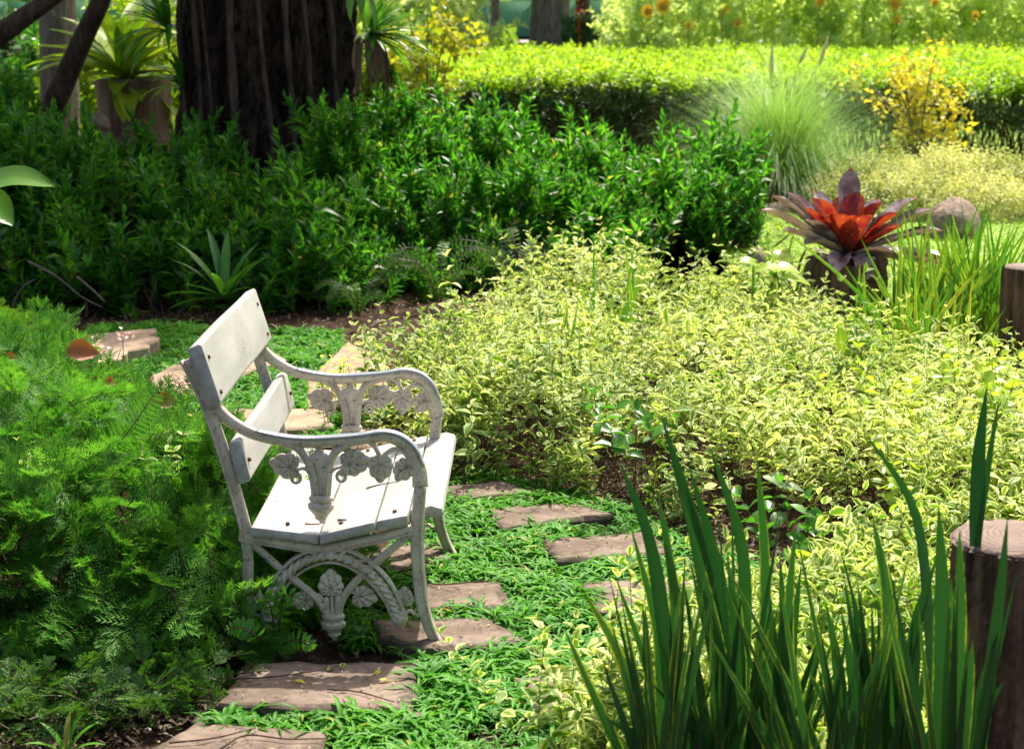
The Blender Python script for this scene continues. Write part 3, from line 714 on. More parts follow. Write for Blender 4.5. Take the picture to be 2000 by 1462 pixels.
frond_plant('fern', 'single large yellow-green fern frond rising from the feathery shrub', [([dp(200, 1010, 5.35), dp(210, 905, 5.3), dp(260, 830, 5.2), dp(318, 745, 5.15)], .075, 34, .13), ([dp(190, 990, 5.45), dp(170, 930, 5.4), dp(130, 880, 5.4)], .06, 26, .14)], M['green'], b0)
b0 = gp(540, 1262)
frond_plant('fern', 'lobed fern leaves growing up through the near bench frame', [
  ([gp(545, 1262), dp(548, 1200, 4.72), dp(560, 1160, 4.68), dp(595, 1190, 4.62)], .035, 12, .62), ([gp(540, 1262), dp(530, 1190, 4.70), dp(515, 1165, 4.68), dp(505, 1175, 4.6)], .03, 12, .6),
  ([gp(545, 1265), dp(570, 1250, 4.66), dp(600, 1255, 4.6), dp(610, 1270, 4.6)], .03, 12, .6), ([gp(540, 1265), dp(500, 1240, 4.6), dp(470, 1225, 4.6), dp(440, 1230, 4.55)], .035, 14, .6)], M['green'], b0)
b0 = gp(690, 1262)
frond_plant('fern', 'upright narrow sword fern under the bench right of the central pendant', [
  ([gp(690, 1262), dp(688, 1220, 4.9), dp(683, 1170, 4.9)], .02, 22, .3), ([gp(700, 1262), dp(712, 1225, 4.88), dp(722, 1205, 4.86)], .018, 18, .3), ([gp(685, 1262), dp(670, 1230, 4.9), dp(664, 1210, 4.9)], .016, 16, .3)], M['green'], b0)

# ============================================================ SPIKEMOSS ground cover at lower left, litter
SM = [feather(.07, 5, 4, .010, .0022, 48, .15) for _ in range(4)]
poly = pxpoly([(-60, 1470), (-60, 1200), (180, 1180), (420, 1170), (560, 1250), (470, 1290), (420, 1380), (300, 1420), (150, 1440)])
P2 = sample_poly(poly, 3400); N = len(P2); hgt = rng.random(N) ** 2 * .10
P = np.column_stack([P2, hgt]); d = norm(rng.normal(size=(N, 3)) * np.array([1, 1, .2]) + np.array([.1, -.4, .45]))
keep = rng.random(N) < np.clip((1.4 - np.abs(P[:, 1] - 4.8)), .3, 1)
g = Geo(); scatter_multi(g, SM, P[keep], basis_x(d[keep], (0, 0, 1), .5), rng.uniform(.7, 1.5, keep.sum()), rng.random(keep.sum()))
tag(g.obj('spikemoss', M['selag']), 'low spikemoss ground cover on soil below the feathery shrub', 'ground cover', kind='stuff')
# leaf litter
zones = [(pxpoly([(-100, 1560), (-60, 1280), (430, 1260), (430, 1400), (200, 1470)]), 2600, .8), (pxpoly([(-60, 700), (-60, 600), (900, 590), (900, 660), (500, 655), (100, 650)]), 1300, 1.2),
         (pxpoly([(850, 1000), (860, 900), (1250, 900), (1700, 1150), (1500, 1200), (1250, 1010)]), 2600, 1.0), (pxpoly([(400, 1480), (420, 1180), (1300, 1000), (1300, 1500)]), 1600, .7), (pxpoly([(1000, 1560), (1300, 1150), (2100, 1100), (2100, 1600)]), 1500, 1)]
g = Geo(); L5 = [leaf5(.035, .018, .3, .2), leaf5(.05, .009, .2, .3), leaf5(.02, .015, .5, .1), leaf5(.09, .003, .1, .2)]
for poly, n, sc in zones:
    P2 = sample_poly(poly, n * 2)[:n]; N = len(P2); d = rng.normal(size=(N, 3)) * np.array([1, 1, .18])
    scatter_multi(g, L5, np.column_stack([P2, rng.uniform(.004, .018, N)]), basis_x(d, (0, 0, 1), .35), rng.uniform(.6, 1.3, N) * sc, rng.random(N))
tag(g.obj('leaf_litter', M['litter']), 'dry brown leaf litter scattered over the bare soil', 'leaf litter', kind='stuff')

# ============================================================ GRASS tufts round the stones
def tuft(nb, L, W, spread):
    g = Geo()
    for i in range(nb):
        a = random.random() * 6.28; el = R(random.uniform(*spread)); l = L * random.uniform(.6, 1.2); w_ = W * random.uniform(.7, 1.2); P = []
        for t in np.linspace(0, 1, 4):
            r = l * t; e = el - t * .9; P.append((math.cos(a) * r * math.cos(e), math.sin(a) * r * math.cos(e), l * t * math.sin(max(e, -.1)) + .004))
        P = np.array(P); s = np.array([-math.sin(a), math.cos(a), 0]); V = []; A = []; r_ = random.random()
        for k, ww in enumerate((.6, 1, .8)):
            for q in (-1, 0, 1): V.append(P[k] + s * q * w_ / 2 * ww + np.array([0, 0, abs(q) * w_ * .2])); A.append((r_, abs(q), k / 3))
        V.append(P[3]); A.append((r_, .5, 1)); Fq = []
        for k in (0, 1):
            b = 3 * k; Fq += [(b, b + 1, b + 4), (b, b + 4, b + 3), (b + 1, b + 2, b + 5), (b + 1, b + 5, b + 4)]
        Fq += [(6, 7, 9), (7, 8, 9)]; g.add(V, Fq, A)
    return g.template()
TF = [tuft(7, .075, .012, (25, 80)) for _ in range(6)]
def grass(zone, n, scale, name_, label):
    P2 = sample_poly(zone, n); ok = np.ones(len(P2), bool)
    for sp in stone_polys:
        c = sp.mean(0); ok &= ~inpoly(P2[:, 0], P2[:, 1], c + (sp - c) * .95)
    P2 = P2[ok]; pat = np.sin(P2[:, 0] * 9 + 1.3 * np.sin(P2[:, 1] * 7)) * np.sin(P2[:, 1] * 11 + P2[:, 0] * 4)
    sel = (pat + rng.normal(0, .5, len(P2))) > -.42; P2, pat = P2[sel], pat[sel]; N = len(P2)
    Rz = np.stack([rotz(a) for a in rng.random(N) * 6.28]); g = Geo()
    scatter_multi(g, TF, np.column_stack([P2, np.zeros(N)]), Rz, rng.uniform(.5, 1.35, N) * scale * (1 + .3 * pat), rng.random(N))
    return tag(g.obj(name_, M['grass']), label, 'grass', kind='stuff')
grass(pxpoly([(380, 1600), (420, 1392), (520, 1374), (660, 1376), (830, 1290), (700, 1270), (690, 1180), (745, 1120), (790, 1060), (860, 940), (960, 930), (1100, 965), (1250, 1010), (1340, 1075), (1500, 1130), (1500, 1200), (1250, 1260), (1250, 1600)]), 15000, 1.0,
      'path_grass', 'broad bladed green grass growing between the stepping stones')
grass(pxpoly([(150, 650), (300, 640), (660, 655), (655, 690), (780, 810), (760, 850), (560, 880), (430, 830), (300, 760), (210, 700)]), 12000, .95, 'back_grass', 'bright grass round the slabs behind the backrest')
# lawn blades
LB = [tuft(6, .07, .008, (50, 85)) for _ in range(4)]
P2 = np.column_stack([rng.uniform(1.6, 5.2, 34000), 10.0 + rng.random(34000) ** 1.3 * 9]); fy = np.interp(P2[:, 0], LP[:, 0], LP[:, 1]); P2 = P2[P2[:, 1] > fy - .05]; P2 = P2[:14000]
N = len(P2); g = Geo(); scatter_multi(g, LB, np.column_stack([P2, np.full(N, .015)]), np.stack([rotz(a) for a in rng.random(N) * 6.28]), rng.uniform(.7, 1.2, N), rng.random(N))
tag(g.obj('lawn_grass', M['lawnblade']), 'sunlit short yellow-green lawn grass behind the stump', 'grass', kind='stuff')

# ============================================================ VARIEGATED SHRUB BED
VS = [sprig(random.uniform(.20, .34), random.randint(6, 9), .055, .023, 12, leaf9, 2, .5, .28, .0011, 16, .05) for _ in range(12)]
vb = [B(850, 640, 7.9, .55, .5), B(1000, 620, 7.7, .5, .6), B(1130, 480, 9.3, .62, .6), B(1110, 600, 8.4, .4, .4), B(1320, 530, 9.2, .6, .6), B(1450, 580, 9.0, .7, .7),
      B(1580, 640, 8.3, .6, .6), B(1350, 610, 7.8, .8, .8), B(1120, 700, 7.0, .7, .55), B(1300, 740, 6.7, .6, .5), B(1500, 700, 7.2, .75, .7), B(1700, 690, 7.4, .65, .6),
      B(1850, 680, 7.6, .6, .7), B(1980, 740, 7.0, .6, .7), B(1650, 800, 6.5, .6, .55), B(1830, 820, 6.3, .55, .5), B(1480, 840, 6.3, .5, .4), B(1950, 860, 5.9, .5, .45), B(980, 760, 6.95, .42, .4), B(2080, 800, 6.5, .5, .6), B(840, 700, 7.4, .3, .3)]
bed = thing('variegated_shrub', 'wide mound of cream and green variegated shrubs right of the bench', 'shrub', tuple(gp(1350, 900)))
off = np.array(bed.location)
P, Nn = dome_pts(vb, 6800, .42, deep=.72); P = P[(P[:, 2] > .13) | ((P[:, 2] > .07) & (rng.random(len(P)) < .35))]
def lump(x, y): return np.sin(x * 4.3 + 1.7 * np.sin(y * 2.9)) * np.sin(y * 3.7 + 1.3 * np.sin(x * 3.1 + 1)) + .5 * np.sin(x * 9.7 + y * 4) * np.sin(y * 8.3 - x * 3)
lv = lump(P[:, 0], P[:, 1]); P[:, 2] *= 1 + .15 * lv; keep = (lv > -.50) | (rng.random(len(P)) < .28); P = P[keep]; N = len(P)
d = norm(np.array([0, 0, 1.0]) + rng.normal(size=(N, 3)) * .38)
g = Geo(); scatter_multi(g, VS, P - d * .16 - off, basis_z(d), np.clip(rng.normal(.98, .27, N), .5, 1.7), rng.random(N)); tag(g.obj('foliage', M['varieg'], bed), kind='stuff')
g = Geo()
for i in range(1300):
    k = random.choice(vb); b = np.array([k[0] + random.uniform(-.9, .9) * k[2], k[1] + random.uniform(-.9, .5) * k[3], 0]); hh = k[4] * .7
    e = b + np.array([random.gauss(0, .10), random.gauss(-.05, .10), hh * random.uniform(.5, 1)]); stick(g, smooth_path([b - off, (b + e) / 2 + rng.normal(size=3) * .02 - off, e - off], 5), .0028, .0012, 3)
tag(g.obj('stems', M['bark2'], bed), kind='stuff')

# lower variegated cover in the foreground
VS2 = [sprig(random.uniform(.08, .16), random.randint(3, 5), .060, .030, 12, leaf9, 2, .6, .4, .0012, 18, .1) for _ in range(8)]
P2 = sample_poly(pxpoly([(1090, 1620), (1120, 1420), (1210, 1290), (1330, 1230), (1540, 1190), (1650, 1125), (1900, 1030), (2150, 980), (2150, 1640)]), 3300); N = len(P2)
z = rng.random(N) * .10 * np.clip((P2[:, 0] - .0) * 1.5, .35, 1.2); d = norm(np.array([0, -.1, .8]) + rng.normal(size=(N, 3)) * .5)
g = Geo(); scatter_multi(g, VS2, np.column_stack([P2, z]), basis_z(d), rng.uniform(.7, 1.3, N), rng.random(N))
tag(g.obj('variegated_groundcover', M['varieg']), 'low cream variegated creeper behind the foreground sword leaves', 'ground cover', kind='stuff')
# tall blurred cream sprigs near the camera
VS3 = [sprig(.5, 12, .06, .032, 20, leaf9, 2, .6, .15, .0018, 18, .25) for _ in range(5)]
spots = [(1075, 1500, 4.0, 1190, 'leftmost blurred cream-leaved sprig beside the path'), (1160, 1500, 3.95, 1290, 'low blurred cream-leaved sprig at the bottom, left of the sword leaves'), (1220, 1500, 4.05, 1085, 'tall blurred cream-leaved sprig among the leftmost sword leaves'), (1380, 1500, 4.1, 1040, 'tallest blurred cream-leaved sprig between the sword leaves'), (1290, 1500, 4.0, 1150, 'cream-leaved sprig behind the crossing sword leaves')]
for i, (px, py, Y, yt, lab) in enumerate(spots):
    t = thing('variegated_sprig', lab, 'plant', (dp(px, py, Y)[0], Y, 0), group='blurred cream sprigs in the foreground'); z = dp(px, yt, Y)[2]
    g = Geo()
    for k in range(4):
        T = VS3[(i + k) % 5]; s = z / .5 * random.uniform(.8, 1); scatter(g, T, np.array([[random.gauss(0, .03), random.gauss(0, .03), 0]]), basis_z(np.array([[random.gauss(0, .12), random.gauss(0, .12), 1]])), np.array([1.0]), np.array([random.random()]))
        g.V[-1][:, 2] *= s / 1.0
    g.obj('leafy_stem', M['varieg'], t)

# ============================================================ SHRUB HEDGE under the tree (dark glossy)
DS = [sprig(random.uniform(.30, .48), random.randint(9, 13), random.uniform(.10, .135), random.uniform(.034, .046), 50, leaf5, 3, .55, .12, .003, 16, .08, 137) for _ in range(10)]
db = [B(-60, 230, 11.6, .9, .9), B(110, 290, 11.4, .75, .8), B(280, 330, 11.3, .8, .8), B(400, 262, 12.2, .45, .6), B(420, 350, 11.5, .7, .8), B(560, 345, 11.6, .6, .8), B(660, 225, 12.2, .50, .8), B(270, 262, 12.4, .7, .6), B(760, 205, 12.8, .65, .8),
      B(880, 205, 13.2, .6, .8), B(990, 225, 13.4, .6, .8), B(880, 310, 12.0, .7, .6), B(1030, 330, 12.2, .7, .7), B(1110, 275, 13.4, .55, .7), B(1230, 300, 13.6, .55, .7), B(1180, 350, 12.9, .6, .6),
      B(1400, 270, 13.9, .36, .5), B(1330, 330, 13.3, .5, .5), B(720, 330, 11.9, .6, .6), B(40, 380, 10.9, .7, .5), B(250, 430, 10.9, .6, .45), B(480, 470, 10.9, .45, .4), B(1440, 330, 13.6, .25, .4), B(560, 400, 11.2, .5, .5), B(-150, 300, 11.2, .7, .9), B(30, 150, 12.6, .3, .4), B(620, 470, 10.8, .4, .3), B(780, 500, 11.2, .35, .3), B(930, 450, 11.8, .4, .35), B(120, 470, 10.7, .5, .3), B(330, 520, 10.6, .35, .25), B(-40, 520, 10.6, .5, .3)]
hb = thing('glossy_shrub', 'long mass of dark glossy-leaved shrubs under the big tree', 'shrub', tuple(gp(600, 600)))
off = np.array(hb.location); P, Nn = dome_pts(db, 5600, .40, deep=.68); N = len(P)
d = norm(np.array([0, 0, 1.0]) + Nn * .35 + rng.normal(size=(N, 3)) * .22)
lv = lump(P[:, 0] * .8 + 3, P[:, 1]); P[:, 2] *= 1 + .09 * lv; keep = ((P[:, 2] > .22) | (rng.random(N) < .7)) & ((lv > -.7) | (rng.random(N) < .3)); P, d = P[keep], d[keep]; N = len(P)
g = Geo(); scatter_multi(g, DS, P - d * .26 - off, basis_z(d), np.clip(rng.normal(.92, .2, N), .55, 1.5), rng.random(N)); tag(g.obj('foliage', M['dark'], hb), kind='stuff')
g = Geo()
for i in range(420):
    k = random.choice(db); b = np.array([k[0] + random.uniform(-.9, .9) * k[2], k[1] + random.uniform(-.9, .5) * k[3], 0]); e = b + np.array([random.gauss(0, .15), random.gauss(0, .1), k[4] * random.uniform(.5, .9)])
    stick(g, smooth_path([b - off, (b + e) / 2 + rng.normal(size=3) * .03 - off, e - off], 5), .008, .003, 4)
tag(g.obj('stems', M['bark2'], hb), kind='stuff')

# ============================================================ BIG TREE
def trunk_mesh(geo, base, top, r0, r1, nz=40, na=48, flare=.5, ridges=7, amp=.10, seed=3, ph=0):
    r = random.Random(seed); f = [(r.randint(2, ridges), r.random() * 6.28, r.uniform(.3, 1)) for _ in range(5)] + [(r.randint(12, 22), r.random() * 6.28, .3) for _ in range(3)]
    V = []; base = np.asarray(base, float); top = np.asarray(top, float)
    for i in range(nz):
        t = i / (nz - 1); c = base + (top - base) * t; rad = r0 + (r1 - r0) * t + flare * r0 * math.exp(-t * 9)
        for j in range(na):
            th = 2 * math.pi * j / na; m = 1 + amp * sum(q * math.cos(k * th + p + t * 2.5) for k, p, q in f) / 2 + .02 * r.gauss(0, 1)
            V.append(c + np.array([math.cos(th), math.sin(th), 0]) * rad * m)
    Q = [(i * na + j, i * na + (j + 1) % na, (i + 1) * na + (j + 1) % na, (i + 1) * na + j) for i in range(nz - 1) for j in range(na)]
    A = np.zeros((len(V), 3)); A[:] = (.5, -1, 0); geo.quads(V, Q, A)
TX = dp(520, 100, 13.2)[0]
tree = thing('big_tree', 'huge dark ridged tree trunk rising behind the glossy shrubs', 'tree', (TX, 13.2, 0))
g = Geo(); trunk_mesh(g, (0, 0, -.05), (.12, .1, 5.2), .54, .62, 150, 150, .45, 9, .20)
Vt = g.V[0]; ang = np.arctan2(Vt[:, 1], Vt[:, 0]); zz = Vt[:, 2]
dis = .035 * np.sin(ang * 17 + 2.2 * np.sin(zz * 3.1 + ang * 2)) * np.sin(zz * 5.3 + 2 * np.sin(ang * 5)) + .025 * np.sin(ang * 31 + zz * 1.7 + 1.5 * np.sin(zz * 7)) + rng.normal(0, .006, len(Vt)); Vt[:, :2] *= (1 + dis)[:, None]
g.obj('trunk', M['bark'], tree)
for i in range(9):
    a = R(-170 + 18 * i + random.uniform(-6, 6)); rr = .60; P = smooth_path([(math.cos(a + q * .05) * (rr + random.uniform(-.01, .05)), math.sin(a + q * .05) * (rr + random.uniform(-.01, .05)), 4.2 - q * random.uniform(.6, .72)) for q in range(7)], 40)
    gq = Geo(); tube(gq, P, random.uniform(.012, .03) * (1 + .2 * np.sin(np.arange(40))), 7); gq.obj('hanging_root', M['bark2'], tree)
def limb(g, a, b, r0, r1, sag=0.2, n=9):
    a, b = np.array(a, float), np.array(b, float); m = (a + b) / 2 + np.array([random.gauss(0, .3), random.gauss(0, .3), sag]); tube(g, smooth_path([a, m, b], n), np.linspace(r0, r1, n), 10)
LEAFC = [sprig(.55, 9, .15, .07, 20, leaf5, 2, .7, .2, .006, 20, .1) for _ in range(6)]
def crown(parent, blobs, nclump, mat, scale=1.0, tp=None, name_='crown'):
    P, Nn = dome_pts([(0, 0, 1, 1, 1)], 4, .5)
    Ps = []
    for cx, cy, cz, rx, ry, rz in blobs:
        k = int(nclump * rx * ry * rz / sum(b[3] * b[4] * b[5] for b in blobs)) + 1; d_ = norm(rng.normal(size=(k, 3))) * (rng.random((k, 1)) ** .45); Ps.append(np.array([cx, cy, cz]) + d_ * np.array([rx, ry, rz]))
    P = np.concatenate(Ps); N = len(P); d_ = norm(rng.normal(size=(N, 3)) + np.array([0, 0, .3])); g = Geo()
    scatter_multi(g, tp or LEAFC, P, basis_z(d_), rng.uniform(.7, 1.2, N) * scale, rng.random(N)); return tag(g.obj(name_, mat, parent), kind='stuff')
for a, b, r0 in (((-.1, 0, 4.6), (-3.0, .6, 7.4), .30), ((.2, 0, 4.6), (2.2, 1.6, 8.0), .28), ((0, 0, 4.8), (-.6, 3.4, 8.4), .26), ((0, -.1, 4.5), (-1.2, -1.2, 7.6), .22), ((.1, .1, 4.7), (.6, .6, 9.0), .3)):
    g = Geo(); limb(g, a, b, r0, .08); g.obj('limb', M['bark'], tree)
crown(tree, [(-2.6, .8, 7.6, 2.0, 1.8, 1.1), (-.6, 1.4, 8.2, 2.0, 2.0, 1.2), (-1.2, -.9, 7.5, 1.6, 1.3, .9), (-4.2, 1.5, 7.4, 1.6, 1.6, 1.0), (1.2, 2.4, 8.4, 1.3, 1.5, 1.0), (-.8, 3.6, 8.6, 2.2, 1.6, 1.1)], 2600, M['canopy'], 1.35)

# epiphytes on the trunk
def rosette(name, label, loc, leaves, mat, cat='plant', group=None, width=.02, nseg=8, seed=0, lname='leaf', tip=.15, fold=.3, gravity=.5, prof=None):
    """leaves: list of (azimuth, elevation, length)"""
    t = thing(name, label, cat, tuple(loc), group=group)
    for a, e, L in leaves:
        P = []; p = np.zeros(3); el = e
        for i in range(nseg): P.append(p.copy()); p = p + np.array([math.cos(a) * math.cos(el), math.sin(a) * math.cos(el), math.sin(el)]) * L / (nseg - 1); el -= gravity / nseg * (1 + i / nseg)
        u = np.linspace(0, 1, nseg); W = width * (np.minimum(1, .55 + u * 1.8) * (1 - np.clip((u - .5) / .5, 0, 1) ** 2.2) + .01) if prof is None else width * np.interp(u, *prof)
        nn = np.array([-math.cos(a) * math.sin(e), -math.sin(a) * math.sin(e), math.cos(e)]); V, Fq, A = strap(P, W, nn, fold, random.random()); g = Geo(); g.add(V, Fq, A); g.obj(lname, mat, t)
    return t
def fanleaves(n, az0, az1, e0, e1, L0, L1): return [(random.uniform(az0, az1), random.uniform(e0, e1), random.uniform(L0, L1)) for _ in range(n)]
p = dp(330, 60, 12.9); rosette('epiphyte', 'dark spiky air plant on the left side of the big trunk', p, fanleaves(30, R(100), R(290), R(-20), R(75), .35, .6), M['green'], width=.022, gravity=.9)
p = dp(355, 170, 12.9); rosette('epiphyte', 'lower dark strap-leaved plant at the left foot of the big trunk', p, fanleaves(18, R(90), R(290), R(0), R(70), .25, .42), M['green'], width=.02, gravity=1.0)
p = dp(725, 70, 12.7); rosette('epiphyte', 'sunlit green air plant on the right side of the big trunk', p, fanleaves(46, R(-110), R(70), R(-25), R(80), .32, .56), M['ygreen'] if False else M['green'], width=.022, gravity=.6)
t = thing('dead_leaf_skirt', 'brown withered leaves hanging below the right air plant', 'dead leaves', tuple(dp(715, 85, 12.55)))
for i in range(26):
    a = R(random.uniform(-130, 50)); L = random.uniform(.2, .42); P = [(0, 0, 0), (math.cos(a) * .10, math.sin(a) * .08, .02), (math.cos(a) * .15, math.sin(a) * .1, -L * .5), (math.cos(a) * .14 + random.gauss(0, .03), math.sin(a) * .1, -L)]
    P = smooth_path(P, 8); V, Fq, A = strap(P, .013 * np.array([.6, 1, 1, 1, .9, .8, .5, .1]), (0, -1, .2), .5, random.random()); g = Geo(); g.add(V, Fq, A); g.obj('dead_leaf', M['litter'], t)
# hanging grey-green leaves at the top
p = dp(700, -40, 12.4); rosette('epiphyte', 'pale drooping strap leaves hanging from above at the top of the trunk', p, [(R(a), R(-50), L) for a, L in ((200, .25), (240, .32), (285, .28), (330, .4), (350, .35))], M['selag'], width=.03, gravity=.8)

# ============================================================ TOP LEFT: small tree, branches, log planter
st = thing('leaning_tree', 'slender leaning tree with forked dark branches at the left edge', 'tree', tuple(gp(75, 470)) )
off = np.array(st.location); Yb = off[1]
g = Geo(); P = smooth_path([off, dp(95, 240, Yb - .2), dp(125, 160, Yb - .3), dp(160, 80, Yb - .4), dp(205, -20, Yb - .5), dp(240, -160, Yb - .6)], 26) - off; tube(g, P, np.linspace(.11, .06, 26), 12); g.obj('trunk', M['bark2'], st)
g = Geo(); P = smooth_path([dp(-140, 150, Yb - .8), dp(-20, 80, Yb - .9), dp(60, 25, Yb - .9), dp(140, -30, Yb - .9)], 16) - off; tube(g, P, np.linspace(.10, .055, 16), 12); g.obj('branch', M['bark2'], st)
crown(st, [(-.35, -.3, 2.2, .7, .5, .35), (.2, -.2, 2.3, .5, .5, .35)], 150, M['green'], .33)
GT = thing('grey_tree', 'grey-barked tree behind the leaning branches', 'tree', (dp(110, 200, 15.5)[0], 15.5, 0)); g = Geo(); trunk_mesh(g, (0, 0, 0), (.1, 0, 4), .17, .13, 30, 24, .2, 4, .1, 9); g.obj('trunk', M['bark3'], GT)
g = Geo(); limb(g, (0, 0, 1.5), (-.55, .2, 3.4), .08, .05); g.obj('limb', M['bark3'], GT)
crown(GT, [(0, 0, 5, 1.6, 1.4, 1.0)], 300, M['canopy'], 1.0)
lp = thing('log_planter', 'upright cut log used as a plant stand behind the glossy shrubs', 'planter', (dp(262, 200, 14.6)[0], 14.6, 0))
ztop = dp(262, 155, 14.6)[2]; g = Geo(); trunk_mesh(g, (0, 0, 0), (0, 0, ztop), .30, .30, 14, 40, 0, 6, .05, 5); g.obj('log', M['log'], lp)
g = Geo(); n = 40; tube(g, np.array([[0, 0, ztop - .01], [0, 0, ztop + .006]]), [.27, .26], 30, up=(1, 0, 0)); g.obj('cut_top', M['woodtop'], lp)
p = dp(245, 148, 14.55); p[2] = ztop
rosette('birds_nest_fern', 'big yellow-green rosette plant on the upright log', p, fanleaves(36, 0, 6.28, R(15), R(82), .6, 1.0) + fanleaves(12, 0, 6.28, R(-25), R(10), .4, .6), M['ygreen2'], width=.085, gravity=.7, cat='plant')
t = thing('pale_rock', 'pale rock glimpsed left of the upright log', 'rock', tuple(dp(195, 240, 14)))
def rockmesh(parent, name_, rx, ry, rz, mat, seed):
    r = random.Random(seed); g = Geo(); V = []; nu, nv = 24, 12; ph = [r.random() * 6 for _ in range(6)]
    for j in range(nv + 1):
        la = math.pi * j / nv - math.pi / 2
        for i in range(nu):
            lo = 2 * math.pi * i / nu; x, y, z = math.cos(la) * math.cos(lo), math.cos(la) * math.sin(lo), math.sin(la)
            m = 1 + .13 * math.sin(2.3 * x + ph[0] + 2 * z) + .1 * math.sin(3.7 * y + ph[1] + x) + .06 * math.sin(6 * z + ph[2] + 4 * x) + .035 * math.sin(11 * x + ph[3]) * math.sin(9 * y + ph[4]) + r.gauss(0, .006); V.append((x * rx * m, y * ry * m, z * rz * m))
    Q = [(j * nu + i, j * nu + (i + 1) % nu, (j + 1) * nu + (i + 1) % nu, (j + 1) * nu + i) for j in range(nv) for i in range(nu)]; g.quads(V, Q); return g.obj(name_, M[mat], parent)
rockmesh(t, 'stone', .08, .06, .07, 'paleston', 4)

# ============================================================ BACKGROUND RIGHT
def rock(px, py, rx, ry, rz, label, seed, mat='rock'):
    p = gp(px, py); t = thing('garden_rock', label, 'rock', (p[0], p[1], rz * .45)); rockmesh(t, 'stone', rx, ry, rz, mat, seed)
rock(1855, 470, .22, .2, .22, 'rounded brown garden rock on the lawn behind the spiky leaves', 2)
rock(1545, 418, .32, .2, .09, 'flat reddish garden rock at the foot of the fountain grass', 5)
rock(1480, 520, .07, .08, .10, 'small grey garden rock at the right foot of the glossy shrubs', 11)
VS4 = [sprig(random.uniform(.22, .3), 7, .05, .03, 30, leaf5, 2, .6, .25, .002, 18, .05) for _ in range(6)]
cb = [B(1700, 300, 16.0, .7, .7), B(1850, 285, 16.2, .8, .7), B(1960, 295, 15.9, .7, .7), B(1770, 330, 15.3, .7, .5), B(1920, 335, 15.2, .6, .5), B(2080, 310, 16, .8, .8), B(1660, 340, 15.6, .4, .4)]
cbu = thing('cream_bush', 'clipped rounded cream-leaved bush behind the rock at right', 'shrub', tuple(gp(1830, 420)))
off = np.array(cbu.location); P, Nn = dome_pts(cb, 4600, .25, deep=.78); N = len(P); d = norm(Nn + rng.normal(size=(N, 3)) * .35 + np.array([0, 0, .6]))
g = Geo(); scatter_multi(g, VS4, P - d * .2 - off, basis_z(d), rng.uniform(.7, 1.0, N), rng.random(N)); tag(g.obj('foliage', M['variegfar'], cbu), kind='stuff')

# fountain grass
fg = thing('fountain_grass', 'large pale green fountain grass clump in front of the clipped hedge', 'ornamental grass', (gp(1520, 392)[0], gp(1520, 392)[1], 0))
g = Geo(); n = 5200
for i in range(n):
    a = random.random() * 6.28; L = random.uniform(1.1, 1.95); el = R(random.uniform(22, 88)); p = np.array([random.gauss(0, .09), random.gauss(0, .09), 0]); P = []; e = el; gr = random.uniform(.7, 1.9)
    for k in range(6): P.append(p.copy()); p = p + np.array([math.cos(a) * math.cos(e), math.sin(a) * math.cos(e), math.sin(e)]) * L / 5; e -= gr * (k + 1) / 12
    s = np.array([-math.sin(a), math.cos(a), 0]) * .0028; V = []
    for k in range(5): V += [P[k] - s * (1 - k / 6), P[k] + s * (1 - k / 6)]
    V.append(P[5]); Fq = []
    for k in range(4): b = 2 * k; Fq += [(b, b + 1, b + 3), (b, b + 3, b + 2)]
    Fq.append((8, 9, 10)); r_ = random.random(); g.add(V, Fq, [(r_, .5, .5)] * 11)
tag(g.obj('blades', M['fount'], fg), kind='stuff')
for k, (px, y0, y1) in enumerate(((1505, 165, 80), (1560, 125, 90), (1600, 130, 70))):
    Y = fg.location[1]; a, b = dp(px, y0, Y), dp(px + (4 if k == 0 else 18), y1, Y); g = Geo(); l0 = np.array(fg.location)
    base = np.array([0, 0, .5]); tube(g, smooth_path([base, (a - l0 + base) / 2 + np.array([0, 0, .1]), a - l0], 8), .003, 5, A=(.5, -1, 0)); g2 = Geo()
    PP = smooth_path([a - l0, (a + b) / 2 - l0, b - l0], 10); tube(g2, PP, np.array([.006, .018, .024, .026, .026, .024, .02, .016, .01, .003]) * .75, 8, A=(.5, .5, .5)); o = g2.obj('plume', M['plume'], fg); o2 = g.obj('plume_stalk', M['plume'], fg)

# yellow shrub
def airy_shrub(name, label, pxb, Y, pts, mat, nl, L, spread, cat='shrub', Wd=.6):
    b = dp(pxb, 300, Y); b[2] = 0; t = thing(name, label, cat, tuple(b)); g = Geo(); gl = Geo(); lf5 = leaf5(L, L * Wd, .2, .2)
    for (px, py) in pts:
        e = dp(px, py, Y) - b + np.array([0, random.gauss(0, .2), 0]); m = e * .5 + np.array([-e[0] * .2, 0, .1]); P = smooth_path([np.zeros(3), m, e], 8); tube(g, P, np.linspace(.016, .004, 8), 5)
        for q in range(4):
            k = random.randint(3, 7); c = P[k]; dd = norm(rng.normal(size=3) + np.array([0, 0, .4])) * random.uniform(.1, .3); stick(g, np.array([c, c + dd * .6, c + dd]), .004, .002)
            m_ = nl; PP = c + dd + rng.normal(size=(m_, 3)) * spread; scatter(gl, lf5, PP, basis_x(rng.normal(size=(m_, 3)) + np.array([0, 0, -.2]), (0, 0, 1), .6), rng.uniform(.6, 1.3, m_), rng.random(m_))
    g.obj('branches', M['bark3'], t); gl.obj('leaves', mat, t); return t
airy_shrub('yellow_shrub', 'airy shrub with golden yellow leaves and pale branches', 1790, 17.9, [(1700, 150), (1720, 190), (1750, 110), (1780, 100), (1790, 150), (1810, 130), (1840, 170), (1850, 230), (1830, 210), (1760, 210), (1790, 250), (1720, 130), (1860, 150), (1800, 190)], M['yellow'], 22, .075, .07)
